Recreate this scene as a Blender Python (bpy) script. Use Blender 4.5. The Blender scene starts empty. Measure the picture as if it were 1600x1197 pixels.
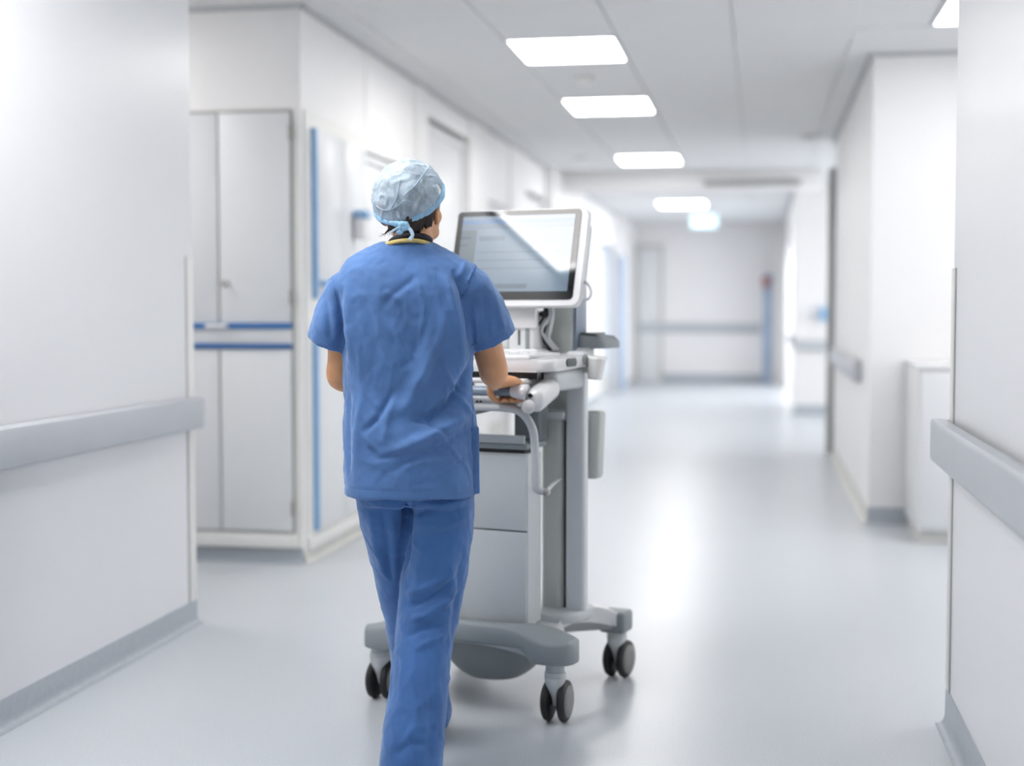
import bpy, bmesh, math, random
from mathutils import Vector, Matrix, noise, Euler
from mathutils.bvhtree import BVHTree

random.seed(7)
SC = bpy.context.scene
COL = SC.collection
PI = math.pi
R = math.radians

# ------------------------------------------------------------------ camera
FPX = 2222.0
phi = math.atan(113.5 / FPX)
psi = math.atan(388.0 / FPX * math.cos(phi))
cam_d = bpy.data.cameras.new('camera')
cam = bpy.data.objects.new('camera', cam_d)
COL.objects.link(cam)
cam.location = (0, 0, 1.3)
cam.rotation_euler = Euler((PI / 2 - phi, 0, psi), 'XYZ')
cam_d.sensor_width = 36.0
cam_d.lens = 36.0 * FPX / 1600.0
cam_d.clip_start = 0.05
cam_d.dof.use_dof = True
cam_d.dof.focus_distance = 3.95
cam_d.dof.aperture_fstop = 1.25
SC.camera = cam

# ------------------------------------------------------------------ world, exposure, light level
w = bpy.data.worlds.new('world')
SC.world = w
w.use_nodes = True
w.node_tree.nodes['Background'].inputs[0].default_value = (0.75, 0.82, 0.9, 1)
w.node_tree.nodes['Background'].inputs[1].default_value = 0.3
PANEL = 20.0        # radiance of the ceiling light panels
PANEL_NEAR = 12.0
FILL = 6.0            # radiance of the unseen glowing windows added to brighten the corridor
SC.view_settings.view_transform = 'Standard'
SC.view_settings.look = 'None'
SC.view_settings.gamma = 1.0
SC.view_settings.exposure = -0.15
SC.view_settings.use_curve_mapping = False
CEIL = 2.84

# ------------------------------------------------------------------ materials
def lin(c):
    return tuple(((x / 255.0) / 12.92 if x / 255.0 <= 0.04045 else ((x / 255.0 + 0.055) / 1.055) ** 2.4) for x in c)

def mat(name, rgb, rough=0.5, metal=0.0, var=0.04, vscale=6.0, bump=0.0, bscale=60.0, emit=None, estr=0.0,
        coat=0.0, spec=None, sheen=0.0, sss=0.0):
    m = bpy.data.materials.new(name)
    m.use_nodes = True
    nt = m.node_tree
    b = nt.nodes['Principled BSDF']
    c = lin(rgb)
    tc = nt.nodes.new('ShaderNodeTexCoord')
    nz = nt.nodes.new('ShaderNodeTexNoise')
    nz.inputs['Scale'].default_value = vscale
    nz.inputs['Detail'].default_value = 4
    nt.links.new(tc.outputs['Object'], nz.inputs['Vector'])
    rp = nt.nodes.new('ShaderNodeValToRGB')
    rp.color_ramp.elements[0].position = 0.3
    rp.color_ramp.elements[1].position = 0.7
    rp.color_ramp.elements[0].color = tuple(x * (1 - var) for x in c) + (1,)
    rp.color_ramp.elements[1].color = tuple(min(1, x * (1 + var)) for x in c) + (1,)
    nt.links.new(nz.outputs['Fac'], rp.inputs['Fac'])
    nt.links.new(rp.outputs['Color'], b.inputs['Base Color'])
    b.inputs['Roughness'].default_value = rough
    b.inputs['Metallic'].default_value = metal
    b.inputs['Coat Weight'].default_value = coat
    b.inputs['Coat Roughness'].default_value = 0.08
    if spec is not None:
        b.inputs['Specular IOR Level'].default_value = spec
    if sheen:
        b.inputs['Sheen Weight'].default_value = sheen
        b.inputs['Sheen Roughness'].default_value = 0.5
    if sss:
        b.inputs['Subsurface Weight'].default_value = sss
        b.inputs['Subsurface Radius'].default_value = (0.01, 0.004, 0.002)
        b.inputs['Subsurface Scale'].default_value = 0.6
    if bump:
        n2 = nt.nodes.new('ShaderNodeTexNoise')
        n2.inputs['Scale'].default_value = bscale
        n2.inputs['Detail'].default_value = 5
        nt.links.new(tc.outputs['Object'], n2.inputs['Vector'])
        bp = nt.nodes.new('ShaderNodeBump')
        bp.inputs['Strength'].default_value = bump
        bp.inputs['Distance'].default_value = 0.002
        nt.links.new(n2.outputs['Fac'], bp.inputs['Height'])
        nt.links.new(bp.outputs['Normal'], b.inputs['Normal'])
    if emit is not None:
        b.inputs['Emission Color'].default_value = lin(emit) + (1,)
        b.inputs['Emission Strength'].default_value = estr
    return m

M = {}
M['wall'] = mat('wall_paint', (238, 237, 237), 0.45, var=0.012, vscale=1.5)
M['wall_near'] = mat('wall_cladding', (231, 232, 234), 0.32, var=0.012, vscale=1.2)
M['ceiling_tile'] = mat('ceiling_tile_paint', (222, 223, 224), 0.8, var=0.01)
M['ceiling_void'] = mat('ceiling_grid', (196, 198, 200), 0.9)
M['rail'] = mat('rail_vinyl', (188, 192, 197), 0.42, var=0.02)
M['rail_edge'] = mat('rail_holder', (205, 205, 200), 0.5)
M['base'] = mat('baseboard_vinyl', (168, 175, 182), 0.42, var=0.05, vscale=40)
M['guard'] = mat('corner_guard_plastic', (233, 232, 229), 0.4, var=0.01)
M['door'] = mat('door_laminate', (226, 228, 230), 0.35, var=0.01)
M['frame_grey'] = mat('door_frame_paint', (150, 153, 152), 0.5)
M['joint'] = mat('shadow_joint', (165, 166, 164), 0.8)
M['blue_edge'] = mat('blue_edging', (52, 112, 178), 0.4)
M['blue_side'] = mat('light_blue_edging', (142, 182, 222), 0.4)
M['blue_pale'] = mat('pale_blue_edging', (180, 198, 222), 0.45)
M['steel'] = mat('brushed_steel', (170, 168, 165), 0.35, metal=0.8)
M['white_pl'] = mat('white_plastic', (226, 227, 228), 0.38, var=0.01)
M['white_gl'] = mat('glossy_white_plastic', (232, 232, 233), 0.2, var=0.01, coat=0.4)
M['cart_lt'] = mat('cart_light_grey', (204, 208, 210), 0.42, var=0.015)
M['cart_col'] = mat('cart_column_aluminium', (224, 227, 231), 0.4, metal=0.0, var=0.02)
M['cart_col2'] = mat('cart_column_grey', (200, 204, 201), 0.45, var=0.02)
M['cart_mid'] = mat('cart_mid_grey', (140, 148, 151), 0.45, var=0.02)
M['cart_dk'] = mat('cart_dark_grey', (84, 92, 94), 0.5, var=0.03)
M['cart_blue'] = mat('handle_blue_grey', (128, 142, 160), 0.3, var=0.02, coat=0.2)
M['black'] = mat('black_plastic', (24, 26, 28), 0.35, var=0.05)
M['tyre'] = mat('black_rubber', (36, 36, 38), 0.55, var=0.08)
M['hub'] = mat('wheel_cover', (128, 128, 126), 0.4, var=0.05)
M['skin'] = mat('skin', (224, 166, 122), 0.52, var=0.08, vscale=18, bump=0.25, bscale=140, sss=0.12)
M['hair'] = mat('dark_brown_hair', (40, 27, 21), 0.45, var=0.4, vscale=70, bump=0.6, bscale=160)
M['eye'] = mat('eye_white', (235, 232, 228), 0.15)
M['shoe'] = mat('dark_clog', (58, 44, 42), 0.5)
M['lanyard'] = mat('black_lanyard', (22, 24, 36), 0.7, bump=0.4, bscale=700)
M['yellow'] = mat('yellow_binding', (204, 182, 116), 0.75, var=0.08, vscale=60, bump=0.4, bscale=600)
M['tie'] = mat('tie_ribbon', (190, 215, 236), 0.7, bump=0.3, bscale=400)
M['red'] = mat('red_plastic', (188, 84, 72), 0.4)
M['blue_pl'] = mat('blue_plastic', (150, 188, 226), 0.35)
M['panel'] = mat('light_panel', (250, 250, 250), 0.6, emit=(255, 252, 249), estr=PANEL)
M['panel_near'] = mat('near_light_panel', (250, 250, 250), 0.6, emit=(252, 252, 253), estr=PANEL_NEAR)
M['panel_screen'] = mat('bright_light_panel', (250, 250, 250), 0.6, emit=(251, 252, 254), estr=44.0)
M['fill_glass_far'] = mat('bright_fill_glass', (240, 245, 250), 0.5, emit=(250, 252, 255), estr=FILL * 1.35)
M['panel_dim'] = mat('dim_light_panel', (250, 250, 250), 0.6, emit=(255, 253, 250), estr=9.0)
M['fill_glass'] = mat('frosted_fill_glass', (240, 245, 250), 0.5, emit=(250, 252, 255), estr=FILL)
M['exit'] = mat('backlit_sign', (210, 235, 245), 0.5, emit=(200, 230, 240), estr=0.95)

def scrub_mat(name, rgb):
    m = bpy.data.materials.new(name)
    m.use_nodes = True
    nt = m.node_tree
    L = nt.links
    b = nt.nodes['Principled BSDF']
    tc = nt.nodes.new('ShaderNodeTexCoord')
    c = lin(rgb)
    nz = nt.nodes.new('ShaderNodeTexNoise'); nz.inputs['Scale'].default_value = 9; nz.inputs['Detail'].default_value = 6
    L.new(tc.outputs['Object'], nz.inputs['Vector'])
    fine = nt.nodes.new('ShaderNodeTexNoise'); fine.inputs['Scale'].default_value = 420; fine.inputs['Detail'].default_value = 2
    L.new(tc.outputs['Object'], fine.inputs['Vector'])
    mx = nt.nodes.new('ShaderNodeMath'); mx.operation = 'ADD'
    s = nt.nodes.new('ShaderNodeMath'); s.operation = 'MULTIPLY'; s.inputs[1].default_value = 0.35
    L.new(fine.outputs['Fac'], s.inputs[0]); L.new(nz.outputs['Fac'], mx.inputs[0]); L.new(s.outputs[0], mx.inputs[1])
    rp = nt.nodes.new('ShaderNodeValToRGB')
    rp.color_ramp.elements[0].position = 0.45; rp.color_ramp.elements[1].position = 0.9
    rp.color_ramp.elements[0].color = tuple(x * 0.86 for x in c) + (1,)
    rp.color_ramp.elements[1].color = tuple(min(1, x * 1.16) for x in c) + (1,)
    L.new(mx.outputs[0], rp.inputs['Fac']); L.new(rp.outputs['Color'], b.inputs['Base Color'])
    b.inputs['Roughness'].default_value = 0.8
    b.inputs['Sheen Weight'].default_value = 0.55
    b.inputs['Sheen Tint'].default_value = (0.6, 0.75, 1, 1)
    b.inputs['Specular IOR Level'].default_value = 0.3
    # crumples: stretched noise
    mp = nt.nodes.new('ShaderNodeMapping'); mp.inputs['Rotation'].default_value = (0, R(35), 0); mp.inputs['Scale'].default_value = (26, 26, 9)
    L.new(tc.outputs['Object'], mp.inputs['Vector'])
    cr = nt.nodes.new('ShaderNodeTexNoise'); cr.inputs['Scale'].default_value = 1.0; cr.inputs['Detail'].default_value = 5; cr.inputs['Distortion'].default_value = 0.7
    L.new(mp.outputs[0], cr.inputs['Vector'])
    b1 = nt.nodes.new('ShaderNodeBump'); b1.inputs['Strength'].default_value = 0.5; b1.inputs['Distance'].default_value = 0.007
    L.new(cr.outputs['Fac'], b1.inputs['Height'])
    b2 = nt.nodes.new('ShaderNodeBump'); b2.inputs['Strength'].default_value = 0.35; b2.inputs['Distance'].default_value = 0.001
    L.new(fine.outputs['Fac'], b2.inputs['Height']); L.new(b1.outputs['Normal'], b2.inputs['Normal'])
    L.new(b2.outputs['Normal'], b.inputs['Normal'])
    return m
M['scrub'] = scrub_mat('scrub_cotton', (82, 120, 176))
M['scrub_shaded'] = scrub_mat('shaded_scrub_cotton', (66, 108, 168))  # same cloth as the top, darkened for the light falling off lower down

def floor_mat():
    m = bpy.data.materials.new('floor_vinyl')
    m.use_nodes = True
    nt = m.node_tree; L = nt.links
    b = nt.nodes['Principled BSDF']
    tc = nt.nodes.new('ShaderNodeTexCoord')
    v = nt.nodes.new('ShaderNodeTexNoise'); v.inputs['Scale'].default_value = 160; v.inputs['Detail'].default_value = 3
    L.new(tc.outputs['Object'], v.inputs['Vector'])
    rp = nt.nodes.new('ShaderNodeValToRGB')
    rp.color_ramp.elements[0].position = 0.35; rp.color_ramp.elements[1].position = 0.65
    rp.color_ramp.elements[0].color = lin((192, 197, 202)) + (1,)
    rp.color_ramp.elements[1].color = lin((204, 208, 213)) + (1,)
    L.new(v.outputs['Fac'], rp.inputs['Fac']); L.new(rp.outputs['Color'], b.inputs['Base Color'])
    n = nt.nodes.new('ShaderNodeTexNoise'); n.inputs['Scale'].default_value = 2.2; n.inputs['Detail'].default_value = 4
    L.new(tc.outputs['Object'], n.inputs['Vector'])
    mr = nt.nodes.new('ShaderNodeMapRange'); mr.inputs['To Min'].default_value = 0.27; mr.inputs['To Max'].default_value = 0.33
    L.new(n.outputs['Fac'], mr.inputs['Value']); L.new(mr.outputs[0], b.inputs['Roughness'])
    b.inputs['Specular IOR Level'].default_value = 0.7
    return m
M['floor'] = floor_mat()

def cap_mat():
    m = bpy.data.materials.new('nonwoven_cap')
    m.use_nodes = True
    nt = m.node_tree; L = nt.links
    b = nt.nodes['Principled BSDF']; out = nt.nodes['Material Output']
    tc = nt.nodes.new('ShaderNodeTexCoord')
    n = nt.nodes.new('ShaderNodeTexNoise'); n.inputs['Scale'].default_value = 230; n.inputs['Detail'].default_value = 3
    L.new(tc.outputs['Object'], n.inputs['Vector'])
    rp = nt.nodes.new('ShaderNodeValToRGB')
    rp.color_ramp.elements[0].position = 0.35; rp.color_ramp.elements[1].position = 0.65
    rp.color_ramp.elements[0].color = lin((172, 192, 208)) + (1,)
    rp.color_ramp.elements[1].color = lin((200, 214, 227)) + (1,)
    L.new(n.outputs['Fac'], rp.inputs['Fac']); L.new(rp.outputs['Color'], b.inputs['Base Color'])
    b.inputs['Roughness'].default_value = 0.7
    tr = nt.nodes.new('ShaderNodeBsdfTransparent')
    ms = nt.nodes.new('ShaderNodeMixShader')
    mr = nt.nodes.new('ShaderNodeMapRange'); mr.inputs['From Min'].default_value = 0.4; mr.inputs['From Max'].default_value = 0.6
    mr.inputs['To Min'].default_value = 0.36; mr.inputs['To Max'].default_value = 0.12
    n2 = nt.nodes.new('ShaderNodeTexNoise'); n2.inputs['Scale'].default_value = 24; n2.inputs['Detail'].default_value = 5
    L.new(tc.outputs['Object'], n2.inputs['Vector']); L.new(n2.outputs['Fac'], mr.inputs['Value'])
    L.new(mr.outputs[0], ms.inputs[0]); L.new(b.outputs[0], ms.inputs[1]); L.new(tr.outputs[0], ms.inputs[2])
    L.new(ms.outputs[0], out.inputs['Surface'])
    bp = nt.nodes.new('ShaderNodeBump'); bp.inputs['Strength'].default_value = 0.6; bp.inputs['Distance'].default_value = 0.003
    n3 = nt.nodes.new('ShaderNodeTexNoise'); n3.inputs['Scale'].default_value = 38; n3.inputs['Detail'].default_value = 5; n3.inputs['Distortion'].default_value = 1.2
    L.new(tc.outputs['Object'], n3.inputs['Vector']); L.new(n3.outputs['Fac'], bp.inputs['Height']); L.new(bp.outputs['Normal'], b.inputs['Normal'])
    return m
M['cap'] = cap_mat()
M['cap_band'] = mat('cap_band_cloth', (150, 196, 226), 0.7, var=0.1, vscale=80, bump=0.4, bscale=200)

def screen_mat():
    m = bpy.data.materials.new('screen_display')
    m.use_nodes = True
    nt = m.node_tree; L = nt.links
    b = nt.nodes['Principled BSDF']
    tc = nt.nodes.new('ShaderNodeTexCoord')
    sp = nt.nodes.new('ShaderNodeSeparateXYZ')
    L.new(tc.outputs['Object'], sp.inputs[0])
    def mth(op, a, c):
        n = nt.nodes.new('ShaderNodeMath'); n.operation = op
        for i, q in enumerate((a, c)):
            if isinstance(q, (int, float)): n.inputs[i].default_value = q
            else: L.new(q, n.inputs[i])
        return n.outputs[0]
    X, Z = sp.outputs['X'], sp.outputs['Z']
    cur = nt.nodes.new('ShaderNodeRGB'); cur.outputs[0].default_value = lin((118, 140, 160)) + (1,)
    colr = cur.outputs[0]
    def box(x0, x1, z0, z1, rgb, fac=1.0):
        nonlocal colr
        a = mth('MULTIPLY', mth('GREATER_THAN', X, x0), mth('LESS_THAN', X, x1))
        c = mth('MULTIPLY', mth('GREATER_THAN', Z, z0), mth('LESS_THAN', Z, z1))
        f = mth('MULTIPLY', mth('MULTIPLY', a, c), fac)
        mx = nt.nodes.new('ShaderNodeMix'); mx.data_type = 'RGBA'
        L.new(f, mx.inputs['Factor']); L.new(colr, mx.inputs['A']); mx.inputs['B'].default_value = lin(rgb) + (1,)
        colr = mx.outputs['Result']
    box(-0.25, 0.25, 0.118, 0.132, (84, 124, 170))
    box(-0.25, 0.25, 0.100, 0.118, (104, 126, 146))
    box(-0.25, -0.155, -0.128, 0.098, (92, 110, 122))
    box(-0.235, -0.175, 0.066, 0.074, (70, 92, 112)); box(-0.235, -0.185, 0.04, 0.047, (76, 98, 116))
    box(-0.145, -0.05, 0.058, 0.075, (94, 116, 136))
    box(-0.145, 0.16, 0.016, 0.02, (100, 122, 142)); box(-0.145, 0.10, -0.012, -0.008, (98, 120, 140))
    box(-0.145, 0.13, -0.04, -0.036, (104, 124, 144))
    box(-0.155, 0.05, -0.108, -0.092, (92, 112, 130))
    box(-0.25, 0.25, -0.14, -0.126, (112, 150, 186))
    b.inputs['Base Color'].default_value = (0.01, 0.012, 0.015, 1)
    b.inputs['Roughness'].default_value = 0.045
    b.inputs['IOR'].default_value = 1.5
    L.new(colr, b.inputs['Emission Color']); b.inputs['Emission Strength'].default_value = 0.9
    return m
M['screen'] = screen_mat()
M['bezel'] = mat('glass_bezel', (5, 8, 9), 0.03, spec=0.34, var=0.0)

# ------------------------------------------------------------------ helpers
def link(name, bm, m, parent=None, smooth=False, loc=None):
    me = bpy.data.meshes.new(name)
    bmesh.ops.recalc_face_normals(bm, faces=bm.faces[:])
    bm.to_mesh(me); bm.free()
    o = bpy.data.objects.new(name, me)
    COL.objects.link(o)
    if m: me.materials.append(m)
    for p in me.polygons: p.use_smooth = True
    if not smooth: me.set_sharp_from_angle(angle=R(32))
    if parent: o.parent = parent
    if loc is not None: o.location = loc
    return o

def empty(name, loc, rz=0, label=None, cat=None, group=None):
    o = bpy.data.objects.new(name, None); COL.objects.link(o)
    o.location = loc; o.rotation_euler = (0, 0, rz); o.empty_display_size = 0.1
    tag(o, label, cat, group)
    return o

def tag(o, label=None, cat=None, group=None, kind=None):
    if label: o['label'] = label
    if cat: o['category'] = cat
    if group: o['group'] = group
    if kind: o['kind'] = kind
    return o

def box(bm, x0, x1, y0, y1, z0, z1, bev=0.0, seg=2, mtx=None):
    g = bmesh.ops.create_cube(bm, size=1.0)
    vs = g['verts']
    for v in vs:
        v.co = Vector(((x0 + x1) / 2 + v.co.x * (x1 - x0), (y0 + y1) / 2 + v.co.y * (y1 - y0), (z0 + z1) / 2 + v.co.z * (z1 - z0)))
    if bev > 0:
        es = list({e for v in vs for e in v.link_edges})
        r = bmesh.ops.bevel(bm, geom=es, offset=bev, segments=seg, profile=0.5, affect='EDGES')
        vs = list({v for f in r['faces'] for v in f.verts} | {v for v in vs if v.is_valid})
    if mtx is not None:
        bmesh.ops.transform(bm, matrix=mtx, verts=[v for v in vs if v.is_valid])
    return vs

def bx(name, m, dims, parent=None, bev=0.0, seg=2, kind=None, smooth=False):
    bm = bmesh.new(); box(bm, *dims, bev=bev, seg=seg)
    # origin at the middle of the foot
    x0, x1, y0, y1, z0, z1 = dims
    c = Vector(((x0 + x1) / 2, (y0 + y1) / 2, z0))
    for v in bm.verts: v.co -= c
    o = link(name, bm, m, parent, loc=c, smooth=smooth)
    if kind: o['kind'] = kind
    return o

def catmull(P, n):
    out = []
    N = len(P)
    for i in range(N - 1):
        p0 = P[max(i - 1, 0)]; p1 = P[i]; p2 = P[i + 1]; p3 = P[min(i + 2, N - 1)]
        for k in range(n):
            t = k / n
            out.append([0.5 * ((2 * b) + (-a + c) * t + (2 * a - 5 * b + 4 * c - d) * t * t + (-a + 3 * b - 3 * c + d) * t ** 3)
                        for a, b, c, d in zip(p0, p1, p2, p3)])
    out.append(list(P[-1]))
    return out

def tube(bm, pts, sub=4, seg=20, hint=(0, 1, 0), power=2.0, cap=True, round_end=False):
    """pts: (x,y,z,a,b): a along hint x t, b along the other"""
    P = [list(map(float, (p + (p[3],)) if len(p) == 4 else p)) for p in pts]
    Q = catmull(P, sub) if sub > 1 and len(P) > 2 else P
    hint = Vector(hint)
    rings = []
    n = len(Q)
    for i, q in enumerate(Q):
        a = Vector(Q[max(i - 1, 0)][:3]); b = Vector(Q[min(i + 1, n - 1)][:3])
        t = (b - a)
        t = t.normalized() if t.length > 1e-7 else Vector((0, 0, 1))
        s = hint.cross(t)
        s = s.normalized() if s.length > 1e-4 else Vector((1, 0, 0))
        u = t.cross(s)
        ring = []
        for k in range(seg):
            th = 2 * PI * k / seg
            cs, sn = math.cos(th), math.sin(th)
            e = 2.0 / power
            x = math.copysign(abs(cs) ** e, cs) * q[3]; y = math.copysign(abs(sn) ** e, sn) * q[4]
            ring.append(bm.verts.new(Vector(q[:3]) + s * x + u * y))
        rings.append(ring)
    for i in range(len(rings) - 1):
        A, B = rings[i], rings[i + 1]
        for k in range(seg):
            bm.faces.new((A[k], A[(k + 1) % seg], B[(k + 1) % seg], B[k]))
    if cap:
        bm.faces.new(list(reversed(rings[0]))); bm.faces.new(rings[-1])
    return rings

def slab(bm, pts, rings):
    """torso like loft: rows (z, cx, cy, a, b, power)"""
    Q = catmull([list(map(float, p)) for p in pts], rings)
    R_ = []
    seg = 56
    for z, cx, cy, a, b, pw in Q:
        e = 2.0 / pw
        R_.append([bm.verts.new((cx + math.copysign(abs(math.cos(t)) ** e, math.cos(t)) * a, cy + math.copysign(abs(math.sin(t)) ** e, math.sin(t)) * b, z))
                   for t in [2 * PI * k / seg for k in range(seg)]])
    for i in range(len(R_) - 1):
        for k in range(seg):
            bm.faces.new((R_[i][k], R_[i][(k + 1) % seg], R_[i + 1][(k + 1) % seg], R_[i + 1][k]))
    bm.faces.new(list(reversed(R_[0]))); bm.faces.new(R_[-1])

def ellip(bm, c, r, rot=None, u=24, v=16, fn=None):
    g = bmesh.ops.create_uvsphere(bm, u_segments=u, v_segments=v, radius=1.0)
    mt = Matrix.Translation(Vector(c)) @ (rot.to_4x4() if rot is not None else Matrix.Identity(4)) @ Matrix.Diagonal((r[0], r[1], r[2], 1))
    if fn:
        for q in g['verts']: q.co = fn(q.co)
    bmesh.ops.transform(bm, matrix=mt, verts=g['verts'])
    return g['verts']

def lathe(bm, prof, c=(0, 0, 0), axis='z', seg=28):
    """prof: (radius, along)"""
    rows = []
    for r, h in prof:
        row = []
        for k in range(seg):
            t = 2 * PI * k / seg
            p = {'z': (r * math.cos(t), r * math.sin(t), h), 'x': (h, r * math.cos(t), r * math.sin(t)), 'y': (r * math.cos(t), h, r * math.sin(t))}[axis]
            row.append(bm.verts.new(Vector(p) + Vector(c)))
        rows.append(row)
    for i in range(len(rows) - 1):
        for k in range(seg):
            bm.faces.new((rows[i][k], rows[i][(k + 1) % seg], rows[i + 1][(k + 1) % seg], rows[i + 1][k]))
    bm.faces.new(list(reversed(rows[0]))); bm.faces.new(rows[-1])

def prism(bm, outline, z0, z1, bev=0.0, seg=3):
    lo = [bm.verts.new((x, y, z0)) for x, y in outline]
    hi = [bm.verts.new((x, y, z1)) for x, y in outline]
    n = len(lo)
    bm.faces.new(list(reversed(lo))); top = bm.faces.new(hi)
    for k in range(n):
        bm.faces.new((lo[k], lo[(k + 1) % n], hi[(k + 1) % n], hi[k]))
    if bev:
        es = [e for e in bm.edges if (e.verts[0] in hi and e.verts[1] in hi) or (e.verts[0] in lo and e.verts[1] in lo)]
        bmesh.ops.bevel(bm, geom=es, offset=bev, segments=seg, profile=0.5, affect='EDGES')

def remeshed(name, bm, voxel, m, parent, smooth_it=3, disp=None, loc=(0, 0, 0)):
    tmp = link('tmp', bm, None)
    md = tmp.modifiers.new('r', 'REMESH'); md.mode = 'VOXEL'; md.voxel_size = voxel
    if smooth_it:
        sm = tmp.modifiers.new('s', 'SMOOTH'); sm.iterations = smooth_it; sm.factor = 0.5
    dg = bpy.context.evaluated_depsgraph_get()
    me = bpy.data.meshes.new_from_object(tmp.evaluated_get(dg))
    old = tmp.data
    bpy.data.objects.remove(tmp); bpy.data.meshes.remove(old)
    me.name = name
    if disp:
        ns = [v.normal.copy() for v in me.vertices]
        for v, n in zip(me.vertices, ns):
            v.co = disp(v.co.copy(), n)
    me.materials.clear(); me.materials.append(m)
    for p in me.polygons: p.use_smooth = True
    o = bpy.data.objects.new(name, me); COL.objects.link(o)
    if parent: o.parent = parent
    o.location = loc
    return o

# ================================================================== SETTING
bx('floor', M['floor'], (-6, 4.5, -3.2, 26.5, -0.1, 0.0), kind='structure')
ceiling = bx('ceiling', M['ceiling_void'], (-6, 4.5, -3.2, 26.5, CEIL + 0.012, CEIL + 0.12), kind='structure')

def wall(name, dims, m='wall'):
    return bx(name, M[m], dims, kind='structure')
# near left block, its end faces the side passage
wall('wall_left', (-5.2, -2.31, -3.0, 5.56, 0, CEIL), 'wall_near')
# near right block
wall('wall_right', (0.59, 4.2, -3.0, 4.58, 0, CEIL), 'wall_near')
wall('wall_back', (-5.2, 4.2, -3.2, -3.0, 0, CEIL))
wall('wall_left', (-5.3, -5.2, 5.56, 6.96, 0, CEIL))
wall('wall_right', (3.6, 3.8, 4.58, 8.88, 0, CEIL))
# block with the cupboards, camera-facing end at y = 6.96
wall('wall_left', (-5.2, -2.44, 6.96, 26.0, 0, CEIL))
for (y0, y1, xf) in ((6.96, 8.15, -2.30), (9.35, 9.70, -2.28), (11.15, 11.9, -2.28), (13.0, 13.9, -2.28), (15.2, 16.2, -2.20), (17.6, 20.4, -2.28), (22.9, 25.7, -2.24)):
    wall('wall_left', (-2.44, xf, y0, y1, 0, CEIL))
# lintels over the left doors
for (y0, y1, z0) in ((8.15, 9.35, 2.24), (9.70, 11.15, 2.66), (11.9, 13.0, 2.24), (13.9, 15.2, 2.5), (16.2, 17.6, 2.24), (20.4, 22.9, 2.3)):
    wall('wall_left', (-2.44, -2.295, y0, y1, z0, CEIL))
# right side further on
wall('wall_right', (0.66, 4.2, 8.88, 13.25, 0, CEIL))
wall('wall_right', (3.6, 3.8, 13.25, 18.04, 0, CEIL))
wall('wall_right', (0.42, 4.2, 18.04, 19.6, 0, CEIL))
wall('wall_right', (0.42, 4.2, 24.6, 26.0, 0, CEIL))
wall('wall_right', (3.6, 3.8, 19.6, 24.6, 0, CEIL))
wall('wall_right', (0.42, 0.6, 19.6, 24.6, 2.3, CEIL))
def window(n, x, y0, y1, z0, z1, d, gm='fill_glass'):  # glowing windows added out of view to lift the walls and far end
    r = empty('window_%d' % n, (x, y0, z0)); r['kind'] = 'structure'
    h, L = z1 - z0, y1 - y0
    bx('pane', M[gm], (-0.012 * d, 0.012 * d, 0.05, L - 0.05, 0.05, h - 0.05) if d > 0 else (0.012 * d, -0.012 * d, 0.05, L - 0.05, 0.05, h - 0.05), r)
    for q in ((0, 0.05, 0, h), (L - 0.05, L, 0, h), (0.05, L - 0.05, 0, 0.05), (0.05, L - 0.05, h - 0.05, h), (L / 2 - 0.025, L / 2 + 0.025, 0.05, h - 0.05)):
        bx('window_frame', M['white_pl'], (-0.03, 0.03, q[0], q[1], q[2], q[3]), r, bev=0.004)
window(1, 3.57, 19.9, 24.3, 0.5, 2.5, -1, 'fill_glass_far')
window(2, 3.57, 13.7, 17.6, 0.7, 2.4, -1)
window(3, 3.57, 5.6, 7.6, 1.0, 2.2, -1)

wall('wall_end', (-2.5, 0.5, 25.7, 26.0, 0, CEIL))
# beam across the corridor
b = bx('trim_1', M['wall'], (-2.3, 0.66, 15.9, 16.25, 2.64, CEIL), kind='structure', bev=0.01)
bx('beam_shade_strip', M['joint'], (-0.62, 0.42, 15.86, 15.9, 2.66, 2.72), kind='structure')  # grey strip modelled in place of the shadow along the beam

# ceiling tiles and light panels
PX, PY = 0.65, 0.78
X0, Y0 = -1.46, 8.08
def tile_mesh():
    bm = bmesh.new()
    box(bm, -PX / 2 + 0.003, PX / 2 - 0.003, -PY / 2 + 0.003, PY / 2 - 0.003, 0, 0.014)
    es = [e for e in bm.edges if all(abs(v.co.z) < 1e-6 for v in e.verts)]
    bmesh.ops.bevel(bm, geom=es, offset=0.004, segments=1, affect='EDGES')
    me = bpy.data.meshes.new('ceiling_tile'); bm.to_mesh(me); bm.free()
    me.materials.append(M['ceiling_tile'])
    return me
TM = tile_mesh()
rest = bmesh.new()
cut_right = {}
LIGHT_EXTRA = [(-2.26 + PX / 2, 2.79 + PY / 2), (0.89 + PX / 2, 7.29 + PY / 2), (2.2, 6.4), (0.95, 23.9), (-1.135, 17.7), (-3.9, 6.25)]
def near_extra(x, y):
    return any(abs(x - ex) < PX - 0.02 and abs(y - ey) < PY - 0.02 for ex, ey in LIGHT_EXTRA)
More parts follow.
